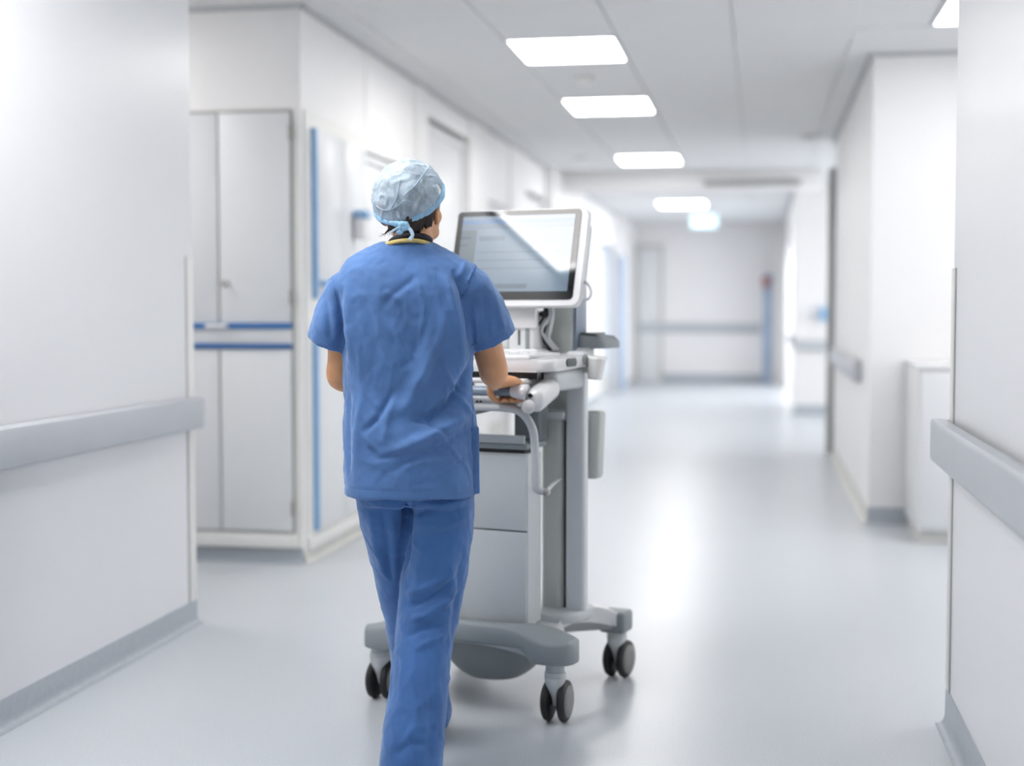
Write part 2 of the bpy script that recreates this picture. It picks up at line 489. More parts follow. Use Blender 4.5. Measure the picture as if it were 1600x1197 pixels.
for i in range(-6, 8):
    for j in range(-14, 23):
        x = X0 + (i + 0.5) * PX; y = Y0 + (j + 0.5) * PY
        if (i, j) in ((0, 0), (0, 3), (0, 8), (0, 16), (0, -6), (0, -9)): continue
        # which area of ceiling is open below
        open_ = (0 < x < 3.6 and 19.6 < y < 24.6) or (-2.45 < x < 0.95) or (4.6 < y < 8.9 and 0 < x < 3.6) or (13.3 < y < 18 and 0 < x < 3.6) or (5.6 < y < 7.0 and x < 0)
        if not open_ or 15.8 < y < 16.2: continue
        if near_extra(x, y) : continue
        seen = (5.2 < y < 15.9 and -2.7 < x < 1.6)
        if seen:
            t = bpy.data.objects.new('ceiling_tile', TM); COL.objects.link(t)
            t.parent = ceiling
            t.location = Vector((x, y, CEIL)) - ceiling.location
        else:
            box(rest, x - PX / 2 + 0.005, x + PX / 2 - 0.005, y - PY / 2 + 0.005, y + PY / 2 - 0.005, CEIL, CEIL + 0.014)
# closing strips round the offset panels
for ex, ey in LIGHT_EXTRA[:2]:
    for (ax, bx_, ay, by_) in ((-PX * 1.5, -PX / 2, -PY, PY), (PX / 2, PX * 1.5, -PY, PY), (-PX / 2, PX / 2, PY / 2, PY * 1.4), (-PX / 2, PX / 2, -PY * 1.4, -PY / 2)):
        box(rest, ex + ax + 0.004, ex + bx_ - 0.004, ey + ay + 0.004, ey + by_ - 0.004, CEIL + 0.006, CEIL + 0.0115)
for v in rest.verts: v.co -= ceiling.location
t = link('ceiling_tiles', rest, M['ceiling_tile'], ceiling); t['kind'] = 'stuff'

def light_panel(x, y, label, near=False):
    r = empty('ceiling_light', (x, y, CEIL), 0, label, 'ceiling light', 'recessed ceiling light panels')
    bm = bmesh.new()
    a, c = PX / 2 - 0.004, PY / 2 - 0.004
    for d in ((-a, -a + 0.02, -c, c), (a - 0.02, a, -c, c), (-a + 0.02, a - 0.02, -c, -c + 0.02), (-a + 0.02, a - 0.02, c - 0.02, c)):
        box(bm, d[0], d[1], d[2], d[3], -0.004, 0.011)
    link('frame', bm, M['white_pl'], r)
    bm = bmesh.new(); box(bm, -a + 0.02, a - 0.02, -c + 0.02, c - 0.02, 0.0, 0.009)
    link('diffuser', bm, M['panel_near' if near else 'panel'], r)
    return r
cx = X0 + PX / 2
light_panel(cx, Y0 + 0.5 * PY, 'square white ceiling light nearest in the corridor row')
light_panel(cx, Y0 + 3.5 * PY, 'square white ceiling light, second from the nearest in the row')
light_panel(cx, Y0 + 8.5 * PY, 'square white ceiling light just before the ceiling beam')
light_panel(cx, Y0 + 16.5 * PY, 'square white ceiling light beyond the beam near the far end').children[1].data.materials[0] = M['panel_screen']
light_panel(cx, Y0 - 8.5 * PY, 'square white ceiling light above the near corridor outside the picture', True)
light_panel(cx, Y0 - 5.5 * PY, 'square white ceiling light straight above the walking person', True)
lpn = light_panel(*LIGHT_EXTRA[0], 'square white ceiling light close to the left wall, reflected in the screen')
lpn.children[1].data.materials[0] = M['panel_screen']
light_panel(*LIGHT_EXTRA[1], 'square white ceiling light half hidden behind the right wall edge', True)
light_panel(*LIGHT_EXTRA[5], 'added fill light panel, unseen in the left side passage').children[1].data.materials[0] = M['panel_dim']  # unseen panel added so the cupboards are not too dark
light_panel(*LIGHT_EXTRA[2], 'added fill light panel, unseen deep in the right side passage')  # out-of-view panel added for more light from this passage
light_panel(*LIGHT_EXTRA[3], 'added fill light panel, unseen in the far right side passage').children[1].data.materials[0] = M['panel_screen']  # unseen panel added to light the end wall
light_panel(*LIGHT_EXTRA[4], 'added fill light panel hidden just behind the ceiling beam')  # hidden panel added to brighten the far corridor

# ceiling edge trims, grey strips standing in for the shadow line
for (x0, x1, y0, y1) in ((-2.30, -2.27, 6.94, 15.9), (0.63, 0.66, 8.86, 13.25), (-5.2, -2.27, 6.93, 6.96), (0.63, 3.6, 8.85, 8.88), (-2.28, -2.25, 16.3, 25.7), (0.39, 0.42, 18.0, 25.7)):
    bx('shadow_line_trim', M['ceiling_void'], (x0, x1, y0, y1, CEIL - 0.022, CEIL - 0.001), kind='structure')

# baseboards with a coved foot
def baseboard(name, p0, p1, nrm, h=0.095, m='base'):
    """profile swept from p0 to p1 (xy); nrm points into the room"""
    prof = [(0.0, h), (0.004, h), (0.006, h - 0.004), (0.007, 0.03), (0.012, 0.014), (0.022, 0.005), (0.036, 0.0015), (0.036, 0.0), (0, 0)]
    bm = bmesh.new(); A = []; B = []
    n = Vector((nrm[0], nrm[1], 0))
    for d, z in prof:
        A.append(bm.verts.new(Vector((p0[0], p0[1], z)) + n * d)); B.append(bm.verts.new(Vector((p1[0], p1[1], z)) + n * d))
    k = len(prof)
    for i in range(k): bm.faces.new((A[i], A[(i + 1) % k], B[(i + 1) % k], B[i]))
    bm.faces.new(A); bm.faces.new(list(reversed(B)))
    o = link(name, bm, M[m]); o['kind'] = 'structure'
    return o
baseboard('baseboard_left', (-2.31, -3), (-2.31, 5.565), (1, 0))
baseboard('baseboard_left', (-5.2, 5.56), (-2.31, 5.56), (0, 1))
baseboard('baseboard_right', (0.59, -3), (0.59, 4.585), (-1, 0), 0.115)
baseboard('baseboard_right', (0.59, 4.58), (3.6, 4.58), (0, 1))
baseboard('baseboard_left', (-5.2, 6.96), (-2.30, 6.96), (0, -1), 0.078)
baseboard('baseboard_left', (-2.30, 6.96), (-2.30, 8.15), (1, 0), 0.05, 'rail_edge')
baseboard('baseboard_right', (0.66, 8.88), (3.6, 8.88), (0, -1), 0.1)
baseboard('baseboard_right', (0.66, 8.88), (0.66, 13.2), (-1, 0), 0.09, 'rail_edge')
baseboard('baseboard_right', (0.42, 18.04), (3.6, 18.04), (0, -1), 0.12)
baseboard('baseboard_end', (-2.24, 25.7), (0.42, 25.7), (0, -1), 0.16)
for y0, y1 in ((9.35, 9.7), (11.15, 11.9), (13.0, 13.9), (17.6, 20.4), (22.9, 25.7)):
    baseboard('baseboard_left', (-2.28 if y0 < 22 else -2.24, y0), (-2.28 if y0 < 22 else -2.24, y1), (1, 0))

# corner guards
def guard(x0, x1, y0, y1, z0, z1):
    bx('trim_4', M['guard'], (x0, x1, y0, y1, z0, z1), kind='structure', bev=0.004)
guard(-2.36, -2.304, 5.50, 5.566, 0.095, 1.52)
bx('trim_5', M['joint'], (-2.311, -2.307, 5.494, 5.50, 0.095, 1.52), kind='structure')
guard(0.583, 0.64, 4.53, 4.587, 0.115, 1.43)
bx('trim_6', M['joint'], (0.587, 0.591, 4.522, 4.53, 0.115, 1.43), kind='structure')

# handrails / bumper rails
def rail(name_label, p0, p1, nrm, z0, z1, stand=0.055, thick=0.022, cat='handrail', m='rail', back_end=None):
    """a vinyl bumper plate on brackets; p0..p1 along the wall"""
    d = (Vector(p1) - Vector(p0)); L = d.length; d.normalize()
    n = Vector(nrm)
    mtx = Matrix(((d.x, n.x, 0, p0[0]), (d.y, n.y, 0, p0[1]), (0, 0, 1, 0), (0, 0, 0, 1)))
    root = empty('wall_rail', (p0[0], p0[1], z0), 0, name_label, cat)
    inv = Matrix.Translation((-p0[0], -p0[1], -z0))
    bm = bmesh.new()
    # C-shaped profile: front plate with returned lips
    prof = [(stand - 0.028, z1), (stand + thick * 0.5, z1), (stand + thick * 0.9, z1 - 0.006), (stand + thick, z1 - 0.016), (stand + thick, z0 + 0.016), (stand + thick * 0.9, z0 + 0.006),
            (stand + thick * 0.5, z0), (stand - 0.028, z0), (stand - 0.028, z0 + 0.006), (stand, z0 + 0.01), (stand, z1 - 0.01), (stand - 0.028, z1 - 0.006)]
    A = [bm.verts.new((0, a, z)) for a, z in prof]; B = [bm.verts.new((L, a, z)) for a, z in prof]
    k = len(prof)
    for i in range(k): bm.faces.new((A[i], A[(i + 1) % k], B[(i + 1) % k], B[i]))
    bm.faces.new(A); bm.faces.new(list(reversed(B)))
    bmesh.ops.transform(bm, matrix=inv @ mtx, verts=bm.verts[:])
    link('rail_plate', bm, M[m], root)
    for q in (0.0055, L - 0.0055):
        bm = bmesh.new()
        box(bm, q - 0.0065, q + 0.0065, 0.0, stand + thick - 0.004, z0 + 0.003, z1 - 0.003, bev=0.003)
        bmesh.ops.transform(bm, matrix=inv @ mtx, verts=bm.verts[:])
        link('end_cap', bm, M[m], root)
    nb = max(2, int(L / 0.9) + 1)
    for q in range(nb):
        s = 0.12 + (L - 0.24) * q / (nb - 1)
        bm = bmesh.new(); box(bm, s - 0.03, s + 0.03, 0.0, stand, z0 + 0.03, z1 - 0.03, bev=0.004)
        bmesh.ops.transform(bm, matrix=inv @ mtx, verts=bm.verts[:])
        link('bracket', bm, M['rail_edge'], root)
    return root
rail('wide grey bumper rail on the near left wall', (-2.31, -2.5), (-2.31, 5.53), (1, 0), 0.815, 0.945, 0.035, 0.025)
rail('wide grey bumper rail on the near right wall, end turned back at the corner', (0.59, -2.5), (0.59, 4.6), (-1, 0), 0.83, 0.962, 0.05, 0.012)
rail('short grey rail on the right wall before the dark door frame', (0.66, 9.55), (0.66, 12.8), (-1, 0), 0.83, 0.97, 0.035, 0.02)
rail('grey rail across the far right wall return', (0.45, 18.04), (1.6, 18.04), (0, -1), 0.8, 0.93, 0.035, 0.02)
rail('grey rail across the end wall of the corridor', (-2.2, 25.7), (0.02, 25.7), (0, -1), 0.9, 1.07, 0.035, 0.02)
rail('grey rail on the right wall past the second passage', (0.42, 18.1), (0.42, 19.55), (-1, 0), 0.86, 0.98, 0.035, 0.02)

# ------------------------------------------------------------------ cupboards built into the left block
def leaf(parent, dims, name='door', bev=0.004):
    return bx(name, M['door'], dims, parent, bev=bev)
cb = empty('wall_cupboard', (-2.9, 6.96, 0), 0, 'tall white wall cupboard with two blue bands facing down the corridor', 'cupboard')
yo = 0.0
def cbx(name, m, d, bev=0.0, parent=None):
    x0, x1, y0, y1, z0, z1 = d
    return bx(name, M[m], (x0 + 2.9, x1 + 2.9, y0 - 6.96, y1 - 6.96, z0, z1), parent or cb, bev=bev)
cbx('surround', 'guard', (-3.80, -2.30, 6.945, 6.96, 0.08, 2.325))
cbx('shadow_gap', 'joint', (-3.78, -2.335, 6.942, 6.946, 0.16, 2.315))
for (x0, x1) in ((-3.75, -3.31), (-3.30, -2.735), (-2.725, -2.35)):
    cbx('door', 'door', (x0, x1, 6.925, 6.946, 1.235, 2.30), 0.003)
    cbx('door', 'door', (x0, x1, 6.925, 6.946, 0.17, 1.10), 0.003)
tagl = cbx('band', 'white_pl', (-3.75, -2.345, 6.93, 6.946, 1.13, 1.205), 0.002)
for z in (1.207, 1.108):
    o = cbx('blue_strip', 'blue_edge', (-3.75, -2.345, 6.915, 6.946, z, z + (0.028 if z > 1.2 else 0.02)), 0.002); o['label'] = 'blue edging strip'
cbx('plinth', 'guard', (-3.78, -2.335, 6.925, 6.946, 0.082, 0.155), 0.003)
for z in (2.16, 1.33, 0.25):
    cbx('hinge', 'steel', (-2.352, -2.338, 6.915, 6.946, z, z + 0.075), 0.003)
bm = bmesh.new(); lathe(bm, [(0.008, 0), (0.008, -0.02), (0.017, -0.025), (0.018, -0.035), (0.012, -0.042)], axis='y', seg=16)
link('knob', bm, M['steel'], cb, loc=(-2.69 + 2.9, 6.925 - 6.96, 1.437), smooth=True)
bm = bmesh.new(); box(bm, -0.06, 0.06, -0.02, 0, -0.012, 0.012, bev=0.004)
link('handle', bm, M['white_pl'], cb, loc=(-2.74 + 2.9, 6.92 - 6.96, 1.22))

cs = empty('wall_cupboard', (-2.30, 7.06, 0), 0, 'white wall cupboard with vertical blue edging on the left corridor wall', 'cupboard')
def csx(name, m, d, bev=0.0):
    x0, x1, y0, y1, z0, z1 = d
    return bx(name, M[m], (x0 + 2.30, x1 + 2.30, y0 - 7.06, y1 - 7.06, z0, z1), cs, bev=bev)
csx('surround', 'guard', (-2.30, -2.288, 7.0, 8.12, 0.06, 2.32))
csx('door', 'door', (-2.288, -2.270, 7.13, 7.60, 1.40, 2.24), 0.003)
csx('door', 'door', (-2.288, -2.270, 7.61, 8.08, 1.40, 2.24), 0.003)
csx('door', 'door', (-2.288, -2.270, 7.13, 7.60, 0.15, 1.15), 0.003)
csx('door', 'door', (-2.288, -2.270, 7.61, 8.08, 0.15, 1.15), 0.003)
for z0, z1 in ((1.36, 2.24), (0.15, 1.17)):
    o = csx('blue_strip', 'blue_side', (-2.290, -2.262, 7.095, 7.13, z0, z1), 0.002)
csx('blue_handle', 'blue_side', (-2.272, -2.24, 7.16, 7.40, 1.43, 1.455), 0.004)
csx('plinth', 'guard', (-2.288, -2.272, 7.0, 8.12, 0.062, 0.13), 0.003)

dsp = empty('soap_dispenser', (-2.265, 7.82, 1.70), 0, 'small white wall dispenser with a blue top on the left cupboard', 'dispenser')
bx('body', M['white_gl'], (0, 0.07, -0.05, 0.05, 0, 0.12), dsp, bev=0.015, seg=3)
bx('cover', M['blue_pl'], (0, 0.085, -0.055, 0.055, 0.12, 0.165), dsp, bev=0.015, seg=3)

# doors of the left wall
def door(n, y0, y1, x, z1, m='door', frame='white_pl', glass=False):
    r = empty('door_%d' % n, (x, y0, 0)); r['kind'] = 'structure'
    bx('door_leaf', M[m], (0.0, 0.03, 0.05, y1 - y0 - 0.05, 0.008, z1 - 0.05), r, bev=0.003)
    bx('door_frame', M[frame], (0.0, 0.05, 0.0, 0.05, 0, z1), r, bev=0.003)
    bx('door_frame', M[frame], (0.0, 0.05, y1 - y0 - 0.05, y1 - y0, 0, z1), r, bev=0.003)
    bx('door_frame', M[frame], (0.0, 0.05, 0.05, y1 - y0 - 0.05, z1 - 0.05, z1), r, bev=0.003)
    bm = bmesh.new()
    tube(bm, [(0.03, 0.12, 1.02, 0.009), (0.075, 0.12, 1.02, 0.009), (0.08, 0.14, 1.02, 0.009), (0.08, 0.24, 1.02, 0.009)], hint=(0, 0, 1), seg=10)
    link('door_handle', bm, M['steel'], r, smooth=True)
    bx('kick_plate', M['rail_edge'], (0.03, 0.034, 0.08, y1 - y0 - 0.08, 0.02, 0.3), r)
door(1, 8.16, 9.34, -2.37, 2.23)
door(2, 9.71, 11.14, -2.37, 2.62)
door(3, 11.91, 12.99, -2.37, 2.23)
door(4, 13.91, 15.19, -2.37, 2.45)
door(5, 16.21, 17.59, -2.44, 2.23, frame='frame_grey')
door(6, 20.41, 22.89, -2.44, 2.28, frame='blue_pale')
# blue jamb guard far left, dark frame right, blue jamb far right
bx('trim_7', M['blue_pale'], (-2.24, -2.16, 22.84, 23.1, 0.0, 2.18), kind='structure', bev=0.004)
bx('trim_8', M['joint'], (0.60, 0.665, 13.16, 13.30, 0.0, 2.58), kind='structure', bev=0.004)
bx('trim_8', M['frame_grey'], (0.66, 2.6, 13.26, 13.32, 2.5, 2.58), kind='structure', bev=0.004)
bx('trim_9', M['blue_pale'], (0.05, 0.21, 25.62, 25.7, 0.0, 1.93), kind='structure', bev=0.004)
wall('wall_end', (0.22, 0.42, 25.3, 25.7, 0, CEIL))
r = empty('door_7', (-2.22, 25.7, 0)); r['kind'] = 'structure'
bx('door_leaf', M['door'], (0.06, 0.44, -0.03, 0, 0.01, 2.42), r, bev=0.003)
bx('door_frame', M['rail_edge'], (0.0, 0.06, -0.05, 0, 0, 2.48), r, bev=0.003)
bx('door_frame', M['rail_edge'], (0.44, 0.50, -0.05, 0, 0, 2.48), r, bev=0.003)
bx('door_frame', M['rail_edge'], (0.06, 0.44, -0.05, 0, 2.42, 2.48), r, bev=0.003)

al = empty('call_point', (0.09, 25.6, 1.72), 0, 'small red alarm box at the top of the pale blue jamb', 'alarm')
bx('housing', M['red'], (-0.06, 0.06, -0.05, 0.02, 0, 0.16), al, bev=0.01)
bx('button', M['white_pl'], (-0.025, 0.025, -0.058, -0.05, 0.055, 0.105), al, bev=0.003)
ds2 = empty('soap_dispenser', (0.77, 18.02, 1.17), 0, 'small pale blue dispenser on the far right wall return', 'dispenser')
bx('body', M['blue_pl'], (-0.05, 0.05, -0.09, 0.02, 0, 0.17), ds2, bev=0.015, seg=3)
bx('nozzle', M['white_pl'], (-0.015, 0.015, -0.08, -0.05, -0.03, 0.0), ds2, bev=0.004)

# low white cabinet by the right passage
lc = empty('low_cabinet', (0.86, 8.14, 0), 0, 'low white cabinet standing against the right wall return', 'cabinet')
bx('body', M['white_pl'], (0.012, 1.1, 0.0, 0.72, 0.07, 0.975), lc, bev=0.003)
bx('top', M['white_gl'], (0.0, 1.12, -0.015, 0.73, 0.975, 1.0), lc, bev=0.004)
bx('plinth', M['rail_edge'], (0.03, 1.08, 0.03, 0.70, 0.0, 0.07), lc)
for k in range(2):
    d = bx('door', M['door'], (0.02 + k * 0.54, 0.55 + k * 0.54, -0.016, 0.0, 0.09, 0.96), lc, bev=0.003)
    bx('handle', M['steel'], (0.19 if k == 0 else -0.2, 0.2 if k == 0 else -0.19, -0.03, -0.008, 0.5, 0.62), d, bev=0.003)

# smoke detectors
def detector(x, y, label):
    r = empty('smoke_detector', (x, y, CEIL), 0, label, 'smoke detector', 'ceiling smoke detectors')
    bm = bmesh.new(); lathe(bm, [(0.065, 0.0), (0.065, -0.012), (0.06, -0.018)], seg=28)
    link('mount', bm, M['rail_edge'], r, smooth=False)
    bm = bmesh.new(); lathe(bm, [(0.052, -0.018), (0.05, -0.034), (0.036, -0.046), (0.012, -0.05)], seg=28)
    link('sensor_head', bm, M['white_pl'], r, smooth=False)
detector(-1.158, 9.42, 'round white smoke detector just beyond the nearest corridor light')
detector(-1.80, 14.3, 'round smoke detector beside the third light, left of the row')
detector(0.40, 12.9, 'round smoke detector alone near the right side of the ceiling')

# backlit sign hanging near the far light
ex = empty('exit_sign', (-0.86, 22.0, 2.56), 0, 'pale blue backlit sign hanging under the ceiling near the far end', 'sign')
bx('face', M['exit'], (-0.2, 0.2, -0.02, 0.02, 0.0, 0.2), ex, bev=0.006)
bx('housing', M['white_pl'], (-0.21, 0.21, -0.03, 0.03, 0.2, 0.235), ex, bev=0.005)
for sx in (-0.15, 0.15):
    bm = bmesh.new(); lathe(bm, [(0.006, 0.235), (0.006, CEIL - 2.56)], c=(sx, 0, 0), seg=8); link('hanger', bm, M['steel'], ex)

# ================================================================== CART
cart = empty('medical_cart', (-0.85, 4.73, 0), R(-15), 'white and grey computer trolley on four castors pushed by the person in blue', 'cart')

# base: four armed plate with concave sides
def base_outline(sx=1.0, k=12):
    pts = []
    corners = [(0.315, -0.265), (0.285, 0.325), (-0.285, 0.325), (-0.315, -0.265)]
    mids = [(0.215, 0.03), (0.0, 0.235), (-0.215, 0.03), (0.0, -0.265)]
    for i in range(4):
        a = Vector(corners[i]); b = Vector(corners[(i + 1) % 4]); m = Vector(mids[i])
        d = (b - a).normalized(); n = Vector((d.y, -d.x))
        a2 = a + d * 0.02 + n * 0.04; b2 = b - d * 0.02 + n * 0.04
        ctrl = m * 2 - (a2 + b2) / 2 if i != 3 else Vector((0, -0.27))
        for q in range(k + 1):
            t = q / k
            pts.append(tuple(a2 * (1 - t) ** 2 + ctrl * 2 * t * (1 - t) + b2 * t * t))
    return pts
bm = bmesh.new(); prism(bm, base_outline(), 0.238, 0.292, bev=0.012, seg=3)
for v in bm.verts:
    r_ = math.hypot(v.co.x, v.co.y); d = max(0, r_ - 0.2)
    v.co.z -= 0.8 * d * d + (0.05 * d)
base = link('base', bm, M['white_pl'], cart)
# raised hub in the middle of the base
bm = bmesh.new()
prism(bm, [(0.30 * math.copysign(abs(math.cos(t)) ** 0.6, math.cos(t)), 0.02 + 0.15 * math.copysign(abs(math.sin(t)) ** 0.6, math.sin(t))) for t in [2 * PI * q / 32 for q in range(32)]], 0.27, 0.305, bev=0.012)
link('hub_cover', bm, M['cart_lt'], base)
# front bumper: one grey piece that sweeps over both near corners
def sst(a, b, x):
    t = max(0.0, min(1.0, (x - a) / (b - a))); return t * t * (3 - 2 * t)
bm = bmesh.new(); rows = []
N = 60
for q in range(N + 1):
    x = -0.372 + 0.744 * q / N
    u = abs(x)
    e = max(0.0, (u - 0.30) / 0.072)
    yf = -0.338 - 0.008 * sst(0.12, 0.28, u) + 0.045 * (1 - math.sqrt(max(0, 1 - e * e)))
    yb = -0.288 + 0.068 * sst(0.16, 0.30, u) - 0.02 * e * e
    zf = 0.306 - 0.042 * sst(0.15, 0.31, u)
    zb = 0.309 - 0.030 * sst(0.20, 0.35, u) - 0.012 * e * e
    z0 = 0.238 - 0.043 * sst(0.205, 0.262, u)
    if x < 0: zf -= 0.012 * sst(0.2, 0.35, u); zb -= 0.02 * sst(0.2, 0.35, u); z0 -= 0.012 * sst(0.2, 0.3, u)
    rows.append([bm.verts.new((x, y, z)) for y, z in ((yf + 0.012, z0), (yf + 0.003, z0 + 0.004), (yf, z0 + 0.012), (yf - 0.001, (z0 + zf) / 2), (yf + 0.001, zf - 0.010), (yf + 0.005, zf - 0.002), (yf + 0.014, zf + 0.002), (yb - 0.006, zb), (yb, zb - 0.006), (yb, z0 + 0.006), (yb - 0.006, z0))])
K = len(rows[0])
for i in range(N):
    for j in range(K):
        bm.faces.new((rows[i][j], rows[i][(j + 1) % K], rows[i + 1][(j + 1) % K], rows[i + 1][j]))
bm.faces.new(rows[0]); bm.faces.new(list(reversed(rows[-1])))
o = link('bumper', bm, M['cart_mid'], base, smooth=True); o['label'] = 'darker grey bumper that sweeps down over both near corners'
for sx in (1, -1):
    x, y = sx * 0.282, 0.322
    bm = bmesh.new(); box(bm, x - 0.048, x + 0.048, y - 0.046, y + 0.052, 0.166, 0.242, bev=0.014, seg=4)
    link('corner_cap', bm, M['cart_mid'], base, smooth=False)
# castors
def castor(x, y, rz, label=None):
    c = empty('castor', (x, y, 0), rz); c.parent = cart
    bm = bmesh.new()
    lathe(bm, [(0.030, 0.20), (0.030, 0.168), (0.033, 0.164), (0.033, 0.152), (0.028, 0.148)], seg=24)
    link('stem', bm, M['cart_lt'], c, smooth=False)
    bm = bmesh.new()
    tube(bm, [(0, 0.0, 0.156, 0.034, 0.034), (0, 0.004, 0.135, 0.031, 0.037), (0, 0.010, 0.11, 0.022, 0.034), (0, 0.014, 0.085, 0.0135, 0.028), (0, 0.018, 0.055, 0.012, 0.018)], sub=3, seg=20, power=2.6)
    link('fork', bm, M['cart_lt'], c, smooth=True)
    for s in (-1, 1):
        bm = bmesh.new()
        prof = [(0.030, s * 0.014), (0.058, s * 0.015), (0.064, s * 0.019), (0.0665, s * 0.026), (0.064, s * 0.034), (0.056, s * 0.039), (0.03, s * 0.040)]
        lathe(bm, prof, c=(0, 0.02, 0.0665), axis='x', seg=36)
        wh = link('wheel', bm, M['tyre'], c, smooth=True)
        bm = bmesh.new()
        lathe(bm, [(0.052, s * 0.038), (0.050, s * 0.0415), (0.02, s * 0.0425), (0.004, s * 0.042)], c=(0, 0.02, 0.0665), axis='x', seg=30)
        link('wheel_cover', bm, M['hub'], wh, smooth=True)
        bm = bmesh.new(); lathe(bm, [(0.006, 0.0), (0.006, s * 0.03)], c=(0, 0.02, 0.0665), axis='x', seg=10)
        link('axle', bm, M['black'], c)
castor(0.305, -0.275, R(6)); castor(0.285, 0.325, R(-4)); castor(-0.33, -0.275, R(4)); castor(-0.235, 0.24, R(160))

# battery tub hanging under the base
bm = bmesh.new()
vs = ellip(bm, (-0.03, -0.02, 0.225), (0.20, 0.17, 0.185), u=36, v=20)
for v in bm.verts:
    if v.co.z > 0.225: v.co.z = 0.225
    if v.co.z < 0.055: v.co.z = 0.055 + (v.co.z - 0.055) * 0.3
link('battery_tub', bm, M['cart_mid'], cart, smooth=True)

# columns
bm = bmesh.new(); box(bm, 0.228, 0.296, -0.015, 0.03, 0.285, 1.165, bev=0.012, seg=3)
link('main_column', bm, M['cart_col'], cart, smooth=False)
bm = bmesh.new(); box(bm, 0.122, 0.226, 0.055, 0.155, 0.9, 1.42, bev=0.01, seg=3)
link('upper_column', bm, M['cart_col2'], cart)
bx('edge_profile', M['cart_blue'], (0.2265, 0.238, 0.06, 0.15, 1.165, 1.42), cart, bev=0.003)
bm = bmesh.new(); box(bm, 0.138, 0.215, -0.01, 0.09, 0.285, 0.945, bev=0.02, seg=4)
lift = link('lift_column', bm, M['cart_col2'], cart)
bx('column_cap', M['cart_lt'], (0.128, 0.228, -0.03, 0.10, 0.938, 0.966), lift, bev=0.006)
bx('column_gap', M['black'], (0.214, 0.228, 0.012, 0.08, 0.30, 0.93), lift)

# cabinet
cab = bx('cabinet', M['cart_lt'], (-0.20, 0.1985, -0.25, -0.14, 0.29, 0.845), cart, bev=0.006)
bx('drawer_front', M['cart_lt'], (-0.398/2 + 0.002, 0.1955, -0.0615 , -0.05, 0.308, 0.548), cab, bev=0.003)
bx('joint_line', M['cart_dk'], (-0.197, 0.197, -0.0565, -0.05, 0.3035, 0.3075), cab)
bx('drawer_front', M['cart_lt'], (-0.197, 0.1955, -0.0615, -0.05, 0.012, 0.303), cab, bev=0.003)
# shelf above the cabinet with a dark rim
sh = bx('shelf', M['cart_mid'], (-0.21, 0.20, -0.262, -0.10, 0.858, 0.875), cart, bev=0.004)
bx('shelf_edge', M['cart_lt'], (-0.205, 0.195, -0.078, -0.066, 0.017, 0.045), sh, bev=0.004)
bx('shelf_tray', M['cart_dk'], (-0.17, 0.15, -0.06, 0.07, 0.017, 0.024), sh, bev=0.002)
bx('gap_block', M['black'], (-0.19, 0.185, -0.245, -0.145, 0.8445, 0.859), cart)  # black block between cabinet top and shelf
# support post behind the handle
bx('support_post', M['cart_mid'], (0.075, 0.17, -0.09, -0.02, 0.87, 1.08), cart, bev=0.01, seg=3)
bx('support_post', M['cart_dk'], (-0.16, -0.10, -0.09, -0.02, 0.87, 1.08), cart, bev=0.01, seg=3)
bx('rear_panel', M['cart_dk'], (0.10, 0.135, -0.02, 0.02, 0.86, 1.0), cart, bev=0.004)

# work surface
bm = bmesh.new()
def rrect(x0, x1, y0, y1, r, k=8):
    out = []
    for (cx_, cy_, a0) in ((x1 - r, y0 + r, -PI / 2), (x1 - r, y1 - r, 0), (x0 + r, y1 - r, PI / 2), (x0 + r, y0 + r, PI)):
        for q in range(k + 1):
            a = a0 + PI / 2 * q / k
            out.append((cx_ + r * math.cos(a), cy_ + r * math.sin(a)))
    return out
prism(bm, rrect(-0.315, 0.315, -0.335, 0.015, 0.05), 1.112, 1.158, bev=0.012, seg=4)
for v in bm.verts:      # thinner towards the near edge, side skirt rising to the back
    t = (v.co.y + 0.335) / 0.35
    if v.co.z < 1.135: v.co.z += 0.012 * t - 0.004
    else: v.co.z -= 0.012 * (1 - min(1, t * 2.2)) 
ws = link('work_surface', bm, M['white_gl'], cart, smooth=False)
bm = bmesh.new(); prism(bm, rrect(-0.26, 0.235, -0.30, -0.05, 0.03), 1.151, 1.162, bev=0.004, seg=2)
kb = link('keyboard', bm, M['white_pl'], ws)
for rr in range(5):
    for k in range(13 if rr < 4 else 5):
        kx = -0.235 + k * 0.0345 + rr * 0.004; ky = -0.09 - rr * 0.034
        wd = 0.028 if rr < 4 else (0.13 if k == 2 else 0.028)
        if rr == 4: kx = (-0.235, -0.2, -0.09, 0.0, 0.04)[k] + 0.0
        bm = bmesh.new(); box(bm, kx, kx + (wd if rr < 4 or k != 2 else 0.08), ky - 0.028, ky, 1.161, 1.1665, bev=0.002, seg=1)
        link('key', bm, M['white_gl'], ws)
bx('wrist_ridge', M['white_gl'], (-0.24, 0.235, -0.325, -0.305, 1.146, 1.16), ws, bev=0.006, seg=3)
# side slot and lock on the right edge
bm = bmesh.new(); prism(bm, [(y * 1.0, z) for y, z in rrect(-0.215, -0.135, 1.122, 1.148, 0.012)], 0.0, 0.006, bev=0.002)
bmesh.ops.transform(bm, matrix=Matrix(((0, 0, 1, 0.3135), (1, 0, 0, 0), (0, 1, 0, 0.0), (0, 0, 0, 1))), verts=bm.verts[:])
link('side_slot', bm, M['cart_dk'], ws)
bm = bmesh.new(); lathe(bm, [(0.017, 0.312), (0.017, 0.319), (0.010, 0.321)], c=(0, -0.06, 1.142), axis='x', seg=20)
link('lock', bm, M['cart_mid'], ws, smooth=False)
